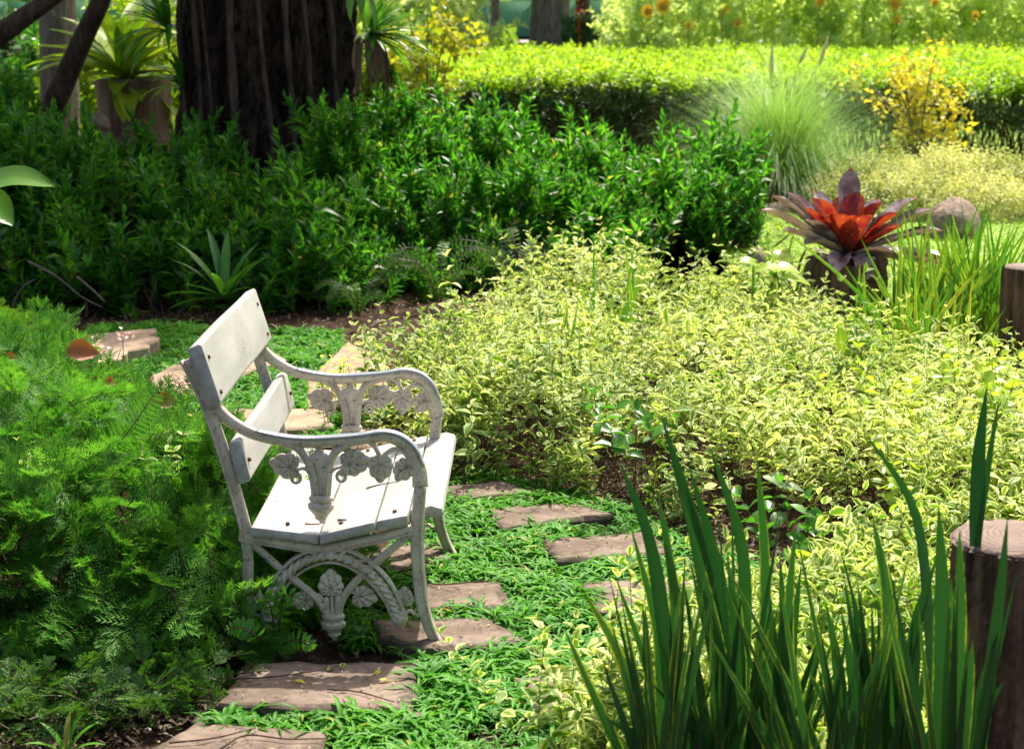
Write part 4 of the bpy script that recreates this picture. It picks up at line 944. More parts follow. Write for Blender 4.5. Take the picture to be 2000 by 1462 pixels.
airy_shrub('yellow_green_shrub', 'airy yellow-green shrub beside the right air plant of the big tree', 835, 16.5, [(800, 30), (840, 10), (870, 60), (900, 50), (825, 90), (850, 110), (790, -20), (860, -30), (880, 20), (810, 60)], M['ygreen'], 20, .10, .08)

# clipped hedge
hx0, hx1, hy0, hy1, hz = dp(735, 200, 18.6)[0], 9.5, 18.6, 29.5, 1.12
hd = thing('clipped_hedge', 'broad flat-topped clipped hedge with bright leaves above bare twigs', 'hedge', ((hx0 + hx1) / 2, hy0, 0)); off = np.array(hd.location)
HS = [sprig(.20, 5, .085, .045, 30, leaf5, 2, .7, .3, .003, 20, .1) for _ in range(6)]
N = 9500; yy = hy0 + (hy1 - hy0) * rng.random(N) ** 1.25; xx = rng.uniform(hx0 - .1, hx1, N); P = np.column_stack([xx, yy, hz - .18 + rng.normal(0, .035, N) + .04 * np.sin(xx * 2.1) + .03 * np.sin(yy * 1.7 + xx)])
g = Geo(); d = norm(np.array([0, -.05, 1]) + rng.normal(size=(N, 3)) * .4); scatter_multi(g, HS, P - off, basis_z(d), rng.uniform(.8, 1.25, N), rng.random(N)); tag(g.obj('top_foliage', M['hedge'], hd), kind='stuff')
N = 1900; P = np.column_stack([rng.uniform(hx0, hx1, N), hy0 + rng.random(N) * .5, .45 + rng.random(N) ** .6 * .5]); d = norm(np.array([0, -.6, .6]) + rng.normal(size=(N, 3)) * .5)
g = Geo(); scatter_multi(g, HS, P - off, basis_z(d), rng.uniform(.6, 1.0, N), rng.random(N)); tag(g.obj('side_foliage', M['hedgeshade'], hd), kind='stuff')
g = Geo()
for i in range(900):
    b = np.array([random.uniform(hx0, hx1), hy0 + random.random() ** 1.5 * 2.5 + .1, 0]); e = b + np.array([random.gauss(0, .18), random.gauss(0, .1), random.uniform(.7, 1.0)]); stick(g, smooth_path([b - off, (b + e) / 2 + rng.normal(size=3) * .05 - off, e - off], 5), .009, .004, 4)
tag(g.obj('twigs', M['bark2'], hd), kind='stuff')

# tall flowering border behind the hedge (right)
TS = [sprig(.6, 8, .17, .12, 15, leaf5, 2, .7, .2, .006, 22, .1) for _ in range(6)]
tf = thing('flowering_border', 'tall leafy sunflower border behind the clipped hedge', 'flower bed', (dp(1600, 50, 31)[0], 31, 0)); off = np.array(tf.location)
N = 2600; xx = rng.uniform(dp(1195, 50, 31)[0], 13, N); yy = 30 + rng.random(N) * 4; zz = .7 + rng.random(N) * np.where(xx < dp(1260, 50, 31)[0], 1.2, 2.2); P = np.column_stack([xx, yy, zz])
g = Geo(); d = norm(np.array([0, -.3, .8]) + rng.normal(size=(N, 3)) * .45); scatter_multi(g, TS, P - off, basis_z(d), rng.uniform(.6, 1.1, N), rng.random(N)); tag(g.obj('foliage', M['tallfl'], tf), kind='stuff')
def sunflower(px, py, Y=29.8, s=1.0, i=0, lab=''):
    p = dp(px, py, Y); t = thing('sunflower', lab, 'flower', (p[0], Y, 0), group='sunflowers behind the clipped hedge'); g = Geo(); stick(g, np.array([[0, 0, .6], [0, .1, p[2] * .7], [0, .05, p[2]]]), .012, .008, 5); g.obj('stalk', M['tallfl'], t)
    g = Geo(); lf_ = leaf5(.085 * s, .035 * s, .1, .1); n = 16; aa = np.arange(n) * 6.283 / n; dd = np.column_stack([np.cos(aa), np.full(n, -.15), np.sin(aa)]); scatter(g, lf_, np.array([0, 0, p[2]]) + dd * .03, basis_x(dd, (0, -1, 0), .05), np.ones(n), rng.random(n)); g.obj('petals', M['sunfl'], t)
    g = Geo(); tube(g, np.array([[0, .0, p[2]], [0, -.025, p[2]]]), [.05 * s, .04 * s], 14); g.obj('flower_disc', M['brownc'], t)
SF = [(1265, 22, 1.2, 'leftmost of the orange blossoms above the hedge'), (1295, 12, 1.5, 'largest orange blossom at the left end of the border'), (1412, 18, .9, 'small sunflower above the middle of the hedge'), (1440, 45, .8, 'pale low blossom close to the hedge top'),
      (1602, 4, .9, 'blossom at the top edge above the grass plumes'), (1748, 8, 1.3, 'big sunflower at the top edge right of centre'), (1752, 38, .8, 'small blossom below the big sunflower'), (1826, 4, .8, 'blossom at the top edge toward the right corner'), (1345, 50, .7, 'faint low blossom behind the left part of the hedge'), (1905, 30, .7, 'blossom nearest the right corner')]
for i, (a, b, s, lab) in enumerate(SF): sunflower(a, b, s=s, i=i, lab=lab)

# distant trees, topiary, fence
DT = [(868, 56, .5, 'leftmost distant trunk above the yellow-green shrub'), (905, 62, .5, 'second distant trunk from the left, thin and dark'), (966, 75, .5, 'pale lone distant trunk left of the group'), (1045, 60, .45, 'left trunk of the distant group by the topiary'), (1072, 52, .7, 'thickest forked trunk of the distant group'), (1096, 50, .55, 'straight trunk right of the forked one'), (1140, 58, .6, 'reddish leaning trunk nearest the topiary')]
first = None
for i, (px, Y, wd, lab) in enumerate(DT):
    t = thing('park_tree', lab, 'tree', (dp(px, 60, Y)[0], Y, 0), group='distant park trees'); g = Geo(); trunk_mesh(g, (0, 0, 0), (random.gauss(0, .3), 0, 6.5), wd * .42, wd * .3, 12, 14, .5, 3, .08, i); g.obj('trunk', M['bark3'] if i != 6 else M['bark2'], t)
    g = Geo(); limb(g, (0, 0, 3.8), (random.uniform(-2, 2), 0, 6.8), .13, .08); g.obj('limb', M['bark3'], t)
    crown(t, [(0, 0, 7.0, 3.2, 3.2, 2.0)], 160, M['canopy'], 3.0)
TOP = [(1113, 45, 'left shorter topiary cylinder'), (1150, 45, 'middle topiary cylinder'), (1177, 44, 'right topiary cylinder next to the flower border')]
for i, (px, Y, lab) in enumerate(TOP):
    t = thing('topiary', lab + ' in the far park', 'topiary', (dp(px, 60, Y)[0], Y, 0), group='clipped topiary cylinders'); N = 900; a = rng.random(N) * 6.28; z = rng.random(N) * dp(px, 28, Y)[2]; r_ = .17
    P = np.column_stack([np.cos(a) * r_, np.sin(a) * r_, z]); g = Geo(); scatter(g, leaf5(.09, .06), P, basis_x(np.column_stack([np.cos(a), np.sin(a), rng.normal(size=N)]), (0, 0, 1), .6), np.ones(N), rng.random(N)); tube(g, np.array([[0, 0, 0], [0, 0, dp(px, 30, Y)[2]]]), [.15, .15], 12, A=(.3, .5, .5)); g.obj('foliage', M['canopy'], t)
fe = thing('mesh_fence', 'green mesh fence beyond the distant trees', 'fence', (0, 100, 0))
g = Geo()
for k in range(-14, 22):
    V = np.array([(-1, -.03, 0), (1, -.03, 0), (1, .03, 0), (-1, .03, 0), (-1, -.03, 2.0), (1, -.03, 2.0), (1, .03, 2.0), (-1, .03, 2.0)], float) * [1.2, 1, 1] + [k * 2.5, 0, .1]; Q = [(0, 1, 5, 4), (1, 2, 6, 5), (2, 3, 7, 6), (3, 0, 4, 7), (4, 5, 6, 7)]
    g = Geo(); g.quads(V, Q); g.obj('fence_panel', M['greenfence'], fe, smooth=False)
# shrubs on the lawn behind the big tree
BS = [sprig(.5, 9, .13, .08, 30, leaf5, 2, .7, .25, .005, 20, .1) for _ in range(6)]
for i, (blobs, mat, lab) in enumerate((([B(250, 20, 18.5, .9, .8), B(180, 60, 18.2, .6, .6), B(330, 30, 18.0, .6, .6)], 'ygreen2', 'yellow-green bush on the lawn behind the log planter'), ([B(20, 60, 24, .8, .8), B(-60, 30, 24, 1, .9)], 'hedgeshade', 'shaded green bush at the top left corner'), ([B(90, 80, 21, .5, .5)], 'green', 'small round bush between the leaning branches'), ([B(745, 110, 17.2, .35, .4)], 'ygreen2', 'low yellow-green bush just right of the big trunk'), ([B(760, 20, 48, 2.4, 2), B(640, 10, 48, 2, 2)], 'tallfl', 'pale green far bush behind the yellow-green shrub'))):
    c0 = blobs[0]; t = thing('garden_bush', lab, 'shrub', (c0[0], c0[1], 0), group='bushes behind the big tree'); P, Nn = dome_pts(blobs, 420, .45, deep=.6); N = len(P); d = norm(Nn + rng.normal(size=(N, 3)) * .5 + np.array([0, 0, .4]))
    g = Geo(); scatter_multi(g, BS, P - d * .2 - np.array([c0[0], c0[1], 0]), basis_z(d), rng.uniform(.7, 1.2, N) * (1 if i < 4 else 3), rng.random(N)); tag(g.obj('foliage', M[mat], t), kind='stuff')
# far wood
FW = [sprig(2.2, 10, .9, .6, 20, leaf5, 2, .7, .2, .05, 22, .05) for _ in range(5)]
N = 3600; P = np.column_stack([rng.uniform(-60, 60, N), rng.uniform(112, 130, N), rng.random(N) * 13]); g = Geo(); scatter_multi(g, FW, P, basis_z(norm(rng.normal(size=(N, 3)) * .5 + np.array([0, -.3, 1]))), rng.uniform(.7, 1.3, N), rng.random(N))
tag(g.obj('far_wood', M['tallfl']), 'far-off wood at the end of the park', 'wood', kind='stuff')
# low pale shrub row left of distant trees
N = 700; P = np.column_stack([rng.uniform(dp(780, 80, 60)[0], dp(1000, 80, 60)[0], N), rng.uniform(60, 64, N), rng.random(N) * .6]); g = Geo(); scatter_multi(g, TS, P, basis_z(norm(rng.normal(size=(N, 3)) * .4 + np.array([0, 0, 1]))), rng.uniform(.7, 1.1, N), rng.random(N))
tag(g.obj('low_hedge', M['hedge']), 'low bright hedge far off under the distant trees', 'hedge')
t = thing('red_shrub', 'small red-leaved shrub at the foot of the distant trunks', 'shrub', (dp(1128, 50, 47)[0], 47, 0)); N = 200; g = Geo(); P = rng.normal(size=(N, 3)) * [.08, .08, .22] + [0, 0, 1.35]; scatter(g, leaf5(.14, .08), P, basis_x(rng.normal(size=(N, 3)), (0, 0, 1), .5), np.ones(N), rng.random(N)); stick(g, np.array([[0, 0, 0], [0, 0, .7], [0, 0, 1.2]]), .03, .02); g.obj('foliage', M['redleaf'], t)

# ============================================================ BROMELIAD ON STUMP
SX, SY = dp(1650, 560, 9.3)[0], 9.3; sz = dp(1650, 500, 9.3)[2]
stp = thing('stump', 'dark rotting tree stump carrying the red bromeliad', 'stump', (SX, SY, 0)); g = Geo(); trunk_mesh(g, (0, 0, -.02), (0, 0, sz - .02), .27, .215, 22, 60, .1, 8, .10, 21); g.obj('trunk', M['wood'], stp)
g = Geo(); tube(g, np.array([[0, 0, sz - .06], [0, 0, sz - .012], [0, 0, sz - .005]]), [.19, .18, .1], 30, up=(1, 0, 0)); g.obj('cut_top', M['wood'], stp)
for i in range(9):
    a = random.random() * 6.28; P = smooth_path([(math.cos(a) * .10, math.sin(a) * .10, sz), (math.cos(a) * .22, math.sin(a) * .22, sz + .02), (math.cos(a) * .27, math.sin(a) * .27, sz - .12), (math.cos(a) * .26, math.sin(a) * .26, sz - .25)], 9)
    V, Fq, A = strap(P, .022 * np.array([.7, 1, 1, 1, 1, .9, .7, .4, .1]), (math.cos(a), math.sin(a), .4), .3, random.random()); g = Geo(); g.add(V, Fq, A); g.obj('dead_leaf', M['litter'], stp)
br = thing('bromeliad', 'large bromeliad with grey-purple leaves and glowing red heart on the stump', 'bromeliad', (SX, SY, sz))
bprof = ([0, .15, .45, .75, .88, .95, 1], [.45, .62, .92, 1.0, .86, .5, .04])
def brom_leaf(a, e, L, W, grav, mat, curl=0):
    P = []; p = np.array([math.cos(a) * .03, math.sin(a) * .03, 0.0]); el = e; n = 12
    for i in range(n): P.append(p.copy()); p = p + np.array([math.cos(a) * math.cos(el), math.sin(a) * math.cos(el), math.sin(el)]) * L / (n - 1); el -= grav / n * (.3 + 1.4 * i / n) + (curl if i > 8 else 0)
    u = np.linspace(0, 1, n); nn = (-math.cos(a) * math.sin(e), -math.sin(a) * math.sin(e), math.cos(e)); V, Fq, A = strap(P, W * np.interp(u, *bprof) * (1 + .05 * np.sin(u * 19)), nn, .62, random.random()); g = Geo(); g.add(V, Fq, A); return g.obj('leaf' if mat == 'brom' else 'heart_leaf', M[mat], br)
for a, e, L, W, gr in ((172, 44, .50, .066, .25), (192, 34, .54, .064, .3), (160, 50, .46, .062, .2), (212, 26, .46, .06, .3), (5, 33, .52, .066, .3), (-10, 22, .50, .064, .3), (-18, 6, .52, .062, .4), (18, 42, .50, .06, .3), (-28, 2, .56, .064, .3),
                       (78, 68, .50, .060, .1), (120, 55, .42, .055, .2), (140, 48, .40, .055, .2), (50, 45, .42, .055, .2), (-110, 15, .26, .06, 1.8), (-75, 5, .26, .06, 1.9), (-140, 30, .34, .045, .9), (-50, 20, .36, .045, .9), (215, 45, .36, .045, .5)):
    brom_leaf(R(a), R(e), L, W, gr, 'brom')
for a, e, L, W, gr in ((150, 62, .36, .05, .2), (180, 55, .33, .055, .2), (215, 50, .30, .05, .3), (20, 60, .34, .055, .2), (-10, 50, .34, .05, .3), (60, 72, .36, .055, .1), (95, 70, .34, .055, .1), (-60, 60, .30, .05, .3), (-120, 62, .30, .05, .3), (-20, 38, .32, .045, .3), (-90, 70, .26, .05, .2), (200, 66, .36, .05, .1)):
    brom_leaf(R(a), R(e), L, W * 1.2, gr, 'bromred')
# small lime broad-leaved plant by the stump
def broad_plant(name, label, base, leaves, mat, cat='plant', group=None):
    t = thing(name, label, cat, tuple(base), group=group)
    for c, d_, L, Wd in leaves:
        P = smooth_path([np.array(c), np.array(c) + np.array(d_) * L * .5 + [0, 0, .03 * L], np.array(c) + np.array(d_) * L - [0, 0, .12 * L]], 10) - base; u = np.linspace(0, 1, 10)
        V, Fq, A = strap(P, Wd / 2 * np.sin(np.pi * np.clip(u * .93 + .05, 0, 1)) ** .75, (0, -.25, 1), .18, random.random()); g = Geo(); g.add(V, Fq, A)
        c2 = np.array(c) - base; stick(g, smooth_path([(c2[0] * .2, c2[1] * .2, 0), c2 * [.6, .6, .6], c2], 6), .003, .002, 4); g.obj('leaf', mat, t)
    return t
b = gp(1530, 600); b[1] = 8.9; b[2] = 0
broad_plant('pothos', 'pale lime broad-leaved plant left of the stump', b, [(dp(1475, 530, 8.85), (.8, -.2, .2), .16, .11), (dp(1500, 525, 8.8), (.9, -.1, 0), .18, .12), (dp(1530, 545, 8.75), (.9, .1, -.1), .16, .11), (dp(1480, 520, 8.9), (-.7, 0, .3), .13, .10), (dp(1520, 520, 8.95), (.3, .6, .6), .15, .10)], M['lime'])

# ============================================================ SWORD-LEAVED PLANTS
def sword(parent, T, Mid, Bs, wid, mat, fold=.35, nrm=(0, -1, .25), off=None):
    n = 16; P = smooth_path([Bs, Bs * .5 + Mid * .5 + (Mid - T) * 0, Mid, T], n); u = np.linspace(0, 1, n)
    W = wid / 2 * np.interp(u, [0, .3, .6, .85, .97, 1], [.75, 1, .92, .5, .14, .02]) * (1 + .03 * np.sin(u * 23 + random.random() * 6)); nn = np.array(nrm) + rng.normal(size=3) * .25
    V, Fq, A = strap(P - off, W, nn, fold, random.random()); g = Geo(); g.add(V, Fq, A); return g.obj('leaf', mat, parent)
G_SW = 'sword-leaved plants in the foreground'
ros = [
 (1310, 3.55, 'leftmost foreground sword-leaved plant with leaves fanning to the left', [((1208, 895), (1275, 1080), 34, 0), ((1230, 1020), (1285, 1240), 30, .05), ((1138, 1150), (1215, 1290), 30, -.1), ((1100, 1222), (1165, 1370), 26, -.05), ((1284, 955), (1320, 1190), 34, .0), ((1180, 1400), (1240, 1440), 28, -.1), ((1255, 1180), (1268, 1330), 30, .12), ((1200, 1120), (1262, 1300), 22, .1)]),
 (1440, 3.65, 'tall foreground sword-leaved plant with the broadest dark leaves', [((1293, 815), (1362, 1060), 44, 0), ((1345, 905), (1405, 1120), 36, .05), ((1385, 868), (1450, 1080), 34, .1), ((1478, 885), (1495, 1100), 30, .05), ((1330, 960), (1395, 1230), 38, -.05), ((1420, 1080), (1440, 1260), 36, -.1), ((1270, 1330), (1350, 1420), 24, -.15), ((1440, 1130), (1447, 1280), 30, .0)]),
 (1535, 3.6, 'middle foreground sword-leaved plant with crossing narrow leaves', [((1554, 1025), (1540, 1200), 28, 0), ((1523, 1078), (1530, 1230), 24, .05), ((1500, 1140), (1512, 1290), 28, 0), ((1475, 1240), (1500, 1340), 30, -.1), ((1600, 1330), (1570, 1400), 26, -.05), ((1565, 1100), (1548, 1260), 26, .12), ((1500, 1200), (1560, 1340), 22, .1)]),
 (1665, 3.5, 'foreground sword-leaved plant with dark leaves below the creeper', [((1613, 1175), (1640, 1330), 34, 0), ((1642, 1185), (1665, 1330), 28, .05), ((1720, 1240), (1705, 1370), 34, 0), ((1690, 1225), (1690, 1350), 24, .08), ((1580, 1310), (1620, 1400), 26, .0), ((1735, 1290), (1715, 1400), 22, -.05)]),
 (1770, 3.6, 'foreground sword-leaved plant left of the post with one leaf crossing in a V', [((1705, 1012), (1735, 1180), 38, 0), ((1829, 1090), (1785, 1230), 30, -.05), ((1690, 845), (1790, 1010), 26, .35), ((1755, 1200), (1765, 1330), 26, 0), ((1795, 1290), (1782, 1380), 26, .05)]),
 (1860, 3.2, 'foreground sword-leaved plant standing in front of the wooden post', [((1833, 985), (1840, 1180), 38, 0), ((1874, 1030), (1874, 1220), 32, 0), ((1968, 1008), (1945, 1200), 34, .0), ((1900, 1250), (1888, 1360), 30, -.05), ((1960, 1330), (1925, 1400), 22, 0), ((1858, 1130), (1860, 1300), 28, .05), ((1950, 1230), (1915, 1350), 26, .03)]),
]
for bx, Y, lab, lv in ros:
    b = dp(bx, 1462, Y); b[2] = 0; t = thing('sword_plant', lab, 'plant', tuple(b), group=G_SW)
    for i, (tp, md, wd, dy) in enumerate(lv):
        yy = Y + dy; T_, M_ = dp(*tp, yy - .04), dp(*md, yy); ex = M_ + (M_ - T_) * (M_[2] / max(T_[2] - M_[2], .05)); bs_ = b * .75 + np.array([ex[0], yy, 0]) * .25; bs_[0] += random.gauss(0, .015)
        sword(t, T_, M_, bs_, wd / 880 * .9, M['snake'], off=b)
    for k in range(9):
        T_ = dp(bx + random.gauss(0, 95), random.uniform(960, 1330), Y - .08); M_ = T_ * .5 + b * .5; M_[0] = b[0] + (T_[0] - b[0]) * .38
        sword(t, T_, M_, b + np.array([random.gauss(0, .03), random.gauss(0, .03), 0]), random.uniform(.014, .026), M['snake'], off=b)
# extra low leaves to thicken the foot
for k in range(5):
    bx = (1290, 1400, 1500, 1600, 1720)[k]; Y = 3.45 + .1 * (k % 3); b = dp(bx, 1462, Y); b[2] = 0
    t = thing('sword_plant', ('short sword-leaved tuft at the bottom edge left of the broad leaves', 'short sword-leaved tuft under the broadest leaves at the bottom edge', 'short sword-leaved tuft at the bottom centre of the foreground group', 'short sword-leaved tuft between the middle and dark plants', 'short sword-leaved tuft at the bottom edge left of the post')[k], 'plant', tuple(b), group='short sword-leaved tufts at the bottom edge')
    for j in range(13):
        tx = bx + random.gauss(0, 85); ty = random.uniform(1110, 1400); T_ = dp(tx, ty, Y - .05); M_ = (T_ * .5 + b * .5); M_[0] = b[0] + (T_[0] - b[0]) * .35; sword(t, T_, M_, b + np.array([random.gauss(0, .02), random.gauss(0, .02), 0]), random.uniform(.016, .034), M['snake'], off=b)

# clump behind (right middle)
def sword_clump(label, pxs, Y, n, ytops, mat, group, wid=.03, lean=.10):
    cx = sum(pxs) / 2; b = dp(cx, 600, Y); b[2] = 0; t = thing('sword_plant', label, 'plant', tuple(b), group=group)
    for i in range(n):
        bx = dp(random.uniform(*pxs), 600, Y)[0]; zt = dp(cx, random.uniform(*ytops), Y)[2]; bb = np.array([bx, Y + random.gauss(0, .12), 0]); T_ = bb + np.array([random.gauss(0, lean) * 2, random.gauss(0, lean), zt]); M_ = bb * .45 + T_ * .55; M_[0] = bb[0] + (T_[0] - bb[0]) * .4
        sword(t, T_, M_, bb, random.uniform(.7, 1.2) * wid, mat, off=b)
for px0, px1, Y, n, y0, y1, lab in ((1755, 1830, 8.7, 44, 400, 560, 'left part of the spiky clump right of the stump'), (1830, 1905, 8.9, 52, 375, 540, 'tallest spiky clump right of the stump in front of the rock'), (1900, 1990, 8.8, 50, 400, 560, 'spiky clump at the right edge beside the rock'), (1740, 1880, 8.2, 36, 520, 640, 'front row of low spiky leaves below the bromeliad leaves')):
    sword_clump(lab, (px0, px1), Y, n, (y0, y1), M['snakelit'], 'spiky clumps right of the stump')
sword_clump('few upright spikes poking out of the cream shrubs near the glossy shrubs', (1150, 1260), 8.6, 14, (440, 570), M['snakelit'], 'spikes poking out of the cream shrubs', .024, .06)
sword_clump('sparse spikes on the lawn edge left of the stump', (1440, 1560), 9.4, 13, (440, 530), M['snakelit'], 'spikes poking out of the cream shrubs', .024, .08)
sword_clump('three spikes standing in front of the stump', (1640, 1700), 8.8, 6, (500, 600), M['snakelit'], 'spikes poking out of the cream shrubs', .03, .04)
sword_clump('low dark spikes inside the cream shrub mound at centre', (1060, 1150), 7.9, 12, (560, 640), M['snakelit'], 'spikes poking out of the cream shrubs', .02, .06)

# ============================================================ WOODEN POST (right foreground) and second post
pz = dp(1960, 1048, 3.75)[2]; post = thing('wooden_post', 'thick dark wooden post with sawn top in the right foreground', 'post', (dp(1968, 1200, 3.75)[0], 3.75, 0))
g = Geo(); trunk_mesh(g, (0, 0, -.02), (0, 0, pz - .004), .138, .134, 60, 120, 0, 9, .04, 31); Vt = g.V[0]; ang = np.arctan2(Vt[:, 1], Vt[:, 0]); Vt[:, :2] *= (1 - .10 * np.exp(-((np.abs(np.sin(ang * 2.5 + .3 * np.sin(Vt[:, 2] * 4))) - 0) / .05) ** 2) + .012 * np.sin(ang * 41 + Vt[:, 2] * 3))[:, None]; g.obj('shaft', M['wood'], post)
g = Geo(); r_ = random.Random(5); n = 60; V = [(0, 0, pz + .004)] ; V += [(math.cos(2 * math.pi * i / n) * .07, math.sin(2 * math.pi * i / n) * .07, pz + .005 + r_.gauss(0, .001)) for i in range(n)]; V += [(math.cos(2 * math.pi * i / n) * (.126 + .004 * math.sin(i)), math.sin(2 * math.pi * i / n) * (.126 + .004 * math.sin(i)), pz + .003 + r_.gauss(0, .001)) for i in range(n)]; V += [(math.cos(2 * math.pi * i / n) * .139, math.sin(2 * math.pi * i / n) * .139, pz - .012) for i in range(n)]
Fq = [(0, 1 + i, 1 + (i + 1) % n) for i in range(n)]
for k in (0, 1):
    for i in range(n): a, b = 1 + k * n + i, 1 + k * n + (i + 1) % n; Fq += [(a, a + n, b + n), (a, b + n, b)]
g.add(V, Fq); g.obj('sawn_top', M['woodtop'], post)
b = dp(1905, 1056, 3.68); b[2] = pz; t = thing('sword_plant', 'dark upright sword leaves rooted on top of the wooden post', 'plant', tuple(b))
sword(t, dp(1927, 755, 3.66), dp(1912, 880, 3.68), b, .034, M['snake'], off=b); sword(t, dp(1952, 775, 3.72), dp(1930, 900, 3.72), b + np.array([.01, .03, 0]), .02, M['snake'], off=b)
p2 = dp(2010, 560, 8.3); post2 = thing('wooden_post', 'distant dark post end at the right edge beyond the cream shrubs', 'post', (p2[0], 8.3, 0)); z2 = dp(2010, 522, 8.3)[2]; g = Geo(); trunk_mesh(g, (0, 0, 0), (0, 0, z2), .13, .13, 12, 30, 0, 6, .05, 4); g.obj('shaft', M['wood'], post2)
g = Geo(); tube(g, np.array([[0, 0, z2 - .01], [0, 0, z2 + .004]]), [.125, .12], 24, up=(1, 0, 0)); g.obj('sawn_top', M['woodtop'], post2)

# ============================================================ SMALL PLANTS AND DETAILS
# lime vine leaves on the right
GL = 'lime leaved seedlings among the cream shrubs'
LS = [sprig(.34, 5, .075, .05, 15, leaf9, 2, .7, .2, .002, 20, .25) for _ in range(4)]
for i, (px, yt, Y, lab) in enumerate(((1930, 690, 6.6, 'leafy lime seedling at the right edge below the second post'), (1985, 780, 6.2, 'bright lime seedling close to the right frame edge'), (1760, 870, 5.9, 'lime seedling left of the tall dark leaf'), (1850, 650, 7.0, 'lime seedling in front of the spiky clumps'), (1690, 700, 6.6, 'small lime seedling in the middle of the cream mound'), (1580, 980, 5.7, 'low green seedling over the dark soil gap'), (1240, 740, 6.2, 'green-leaved seedling on the left slope of the cream mound'))):
    b = dp(px, 1000, Y); b[2] = 0; t = thing('seedling', lab, 'plant', tuple(b), group=GL); z = dp(px, yt, Y)[2]; g = Geo()
    for k in range(5):
        s = random.uniform(.7, 1.0); scatter(g, LS[(i + k) % 4], np.array([[random.gauss(0, .07), random.gauss(0, .07), z * s - .30]]), basis_z(np.array([[random.gauss(0, .25), random.gauss(0, .2), 1]])), np.array([random.uniform(.7, 1.1)]), np.array([random.random()]))
    stick(g, np.array([[0, 0, 0], [0, .01, z * .4], [0, 0, z * .7]]), .003, .002, 4); g.obj('leafy_stem', M['lime'] if i < 5 else M['green'], t)
b = dp(1640, 640, 7.2); broad_plant('seedling', 'single pale yellow upright leaf standing out of the cream mound', b - [0, 0, .1], [(dp(1645, 690, 7.15), (-.15, 0, 1.0), .13, .07)], M['lime'])
b = gp(1650, 1110); broad_plant('pothos', 'curling yellow-green vine leaves on the soil right of the sword leaves', b, [(dp(1575, 1110, 5.3), (-.2, -.5, .8), .12, .07), (dp(1600, 1150, 5.2), (.9, -.2, .1), .14, .07), (dp(1690, 1090, 5.3), (-.8, -.3, .2), .13, .08), (dp(1620, 1080, 5.4), (.5, -.5, .5), .10, .07), (dp(1740, 1000, 5.5), (.3, -.5, .6), .11, .06)], M['lime'])
b = gp(1560, 1000); broad_plant('grey_leaf_plant', 'dull grey-green broad leaves in the dark gap under the cream shrubs', b, [(dp(1490, 930, 6.0), (.8, -.3, -.3), .11, .05), (dp(1520, 950, 5.95), (.9, -.2, 0), .1, .045), (dp(1530, 1000, 5.9), (-.4, -.6, -.3), .1, .06)], M['selag'])
# large leaf entering at left edge
b = dp(-160, 520, 5.2); t = thing('banana_leaf', 'big bright green leaf entering at the left edge above the ground', 'plant', (b[0], 5.2, 0))
off = np.array(t.location)
for (p0, p1, p2, wd) in (((-130, 420), (10, 350), (106, 364), .05), ((-130, 430), (-30, 395), (24, 440), .06)):
    P = smooth_path([dp(*p0, 5.2), dp(*p1, 5.15), dp(*p2, 5.1)], 14) - off; u = np.linspace(0, 1, 14); V, Fq, A = strap(P, wd * np.sin(np.pi * np.clip(.12 + u * .86, 0, 1)) ** .8, (0, -.55, .8), .15, .6)
    V[:, 2] += np.sin(np.arange(len(V)) * 1.3) * .003; g = Geo(); g.add(V, Fq, A); g.obj('leaf', M['leftleaf'], t)
g = Geo(); P = smooth_path([(0, 0, 0), (-.05, 0, .4), (0.02, 0, dp(-130, 425, 5.2)[2])], 10); tube(g, P, .012, 8); g.obj('stalk', M['green'], t)
# strap-leaf plant in the shade and small fern
b = gp(470, 590); b = np.array([b[0], 10.35, 0]); rosette('strap_plant', 'broad strap-leaved green plant in front of the glossy shrubs', b + [0, 0, .12], [(R(a), R(e), L) for a, e, L in ((180, 50, .42), (200, 20, .38), (170, 62, .46), (220, 35, .32), (260, 55, .30), (300, 50, .30), (340, 60, .35), (10, 55, .42), (120, 70, .5), (90, 75, .45), (40, 65, .42), (195, 5, .36), (280, 30, .28), (150, 55, .42), (320, 35, .26))], M['green'], width=.028, gravity=.5)
G_F = 'pale fern clumps at the foot of the glossy shrubs'
for px, py, Y, lab in ((860, 585, 10.7, 'arching pale fern clump at the foot of the glossy shrubs'), (700, 590, 10.4, 'small low fern at the edge of the bare soil'), (1010, 560, 10.9, 'pale fern behind the cream shrubs')):
    b = dp(px, py, Y); b[2] = 0; s = 1.0 if px != 700 else .5; fr = []
    for k in range(13):
        a = R(random.uniform(0, 360)); L = random.uniform(.35, .6) * s; fr.append(([b, b + np.array([math.cos(a) * L * .25, math.sin(a) * L * .25, L * .6]), b + np.array([math.cos(a) * L * .7, math.sin(a) * L * .6, L * .75]), b + np.array([math.cos(a) * L, math.sin(a) * L * .8, L * .5])], .035 * s + .01, 22, .28))
    frond_plant('fern', lab, fr, M['selag'], b, G_F)
t = thing('dead_leaf_pile', 'heap of dry reddish-brown leaves beside the ferns', 'dead leaves', tuple(gp(640, 570))); g = Geo(); N = 160; P = rng.normal(size=(N, 3)) * [.16, .08, .02]; P[:, 2] = np.abs(P[:, 2]) + .03 + .10 * np.exp(-(P[:, 0] / .12) ** 2)
scatter(g, leaf5(.10, .04, .5, .3), P, basis_x(rng.normal(size=(N, 3)) * [1, 1, .4], (0, 0, 1), .5), rng.uniform(.6, 1.1, N), rng.random(N)); tag(g.obj('leaves', M['litter'], t), kind='stuff')
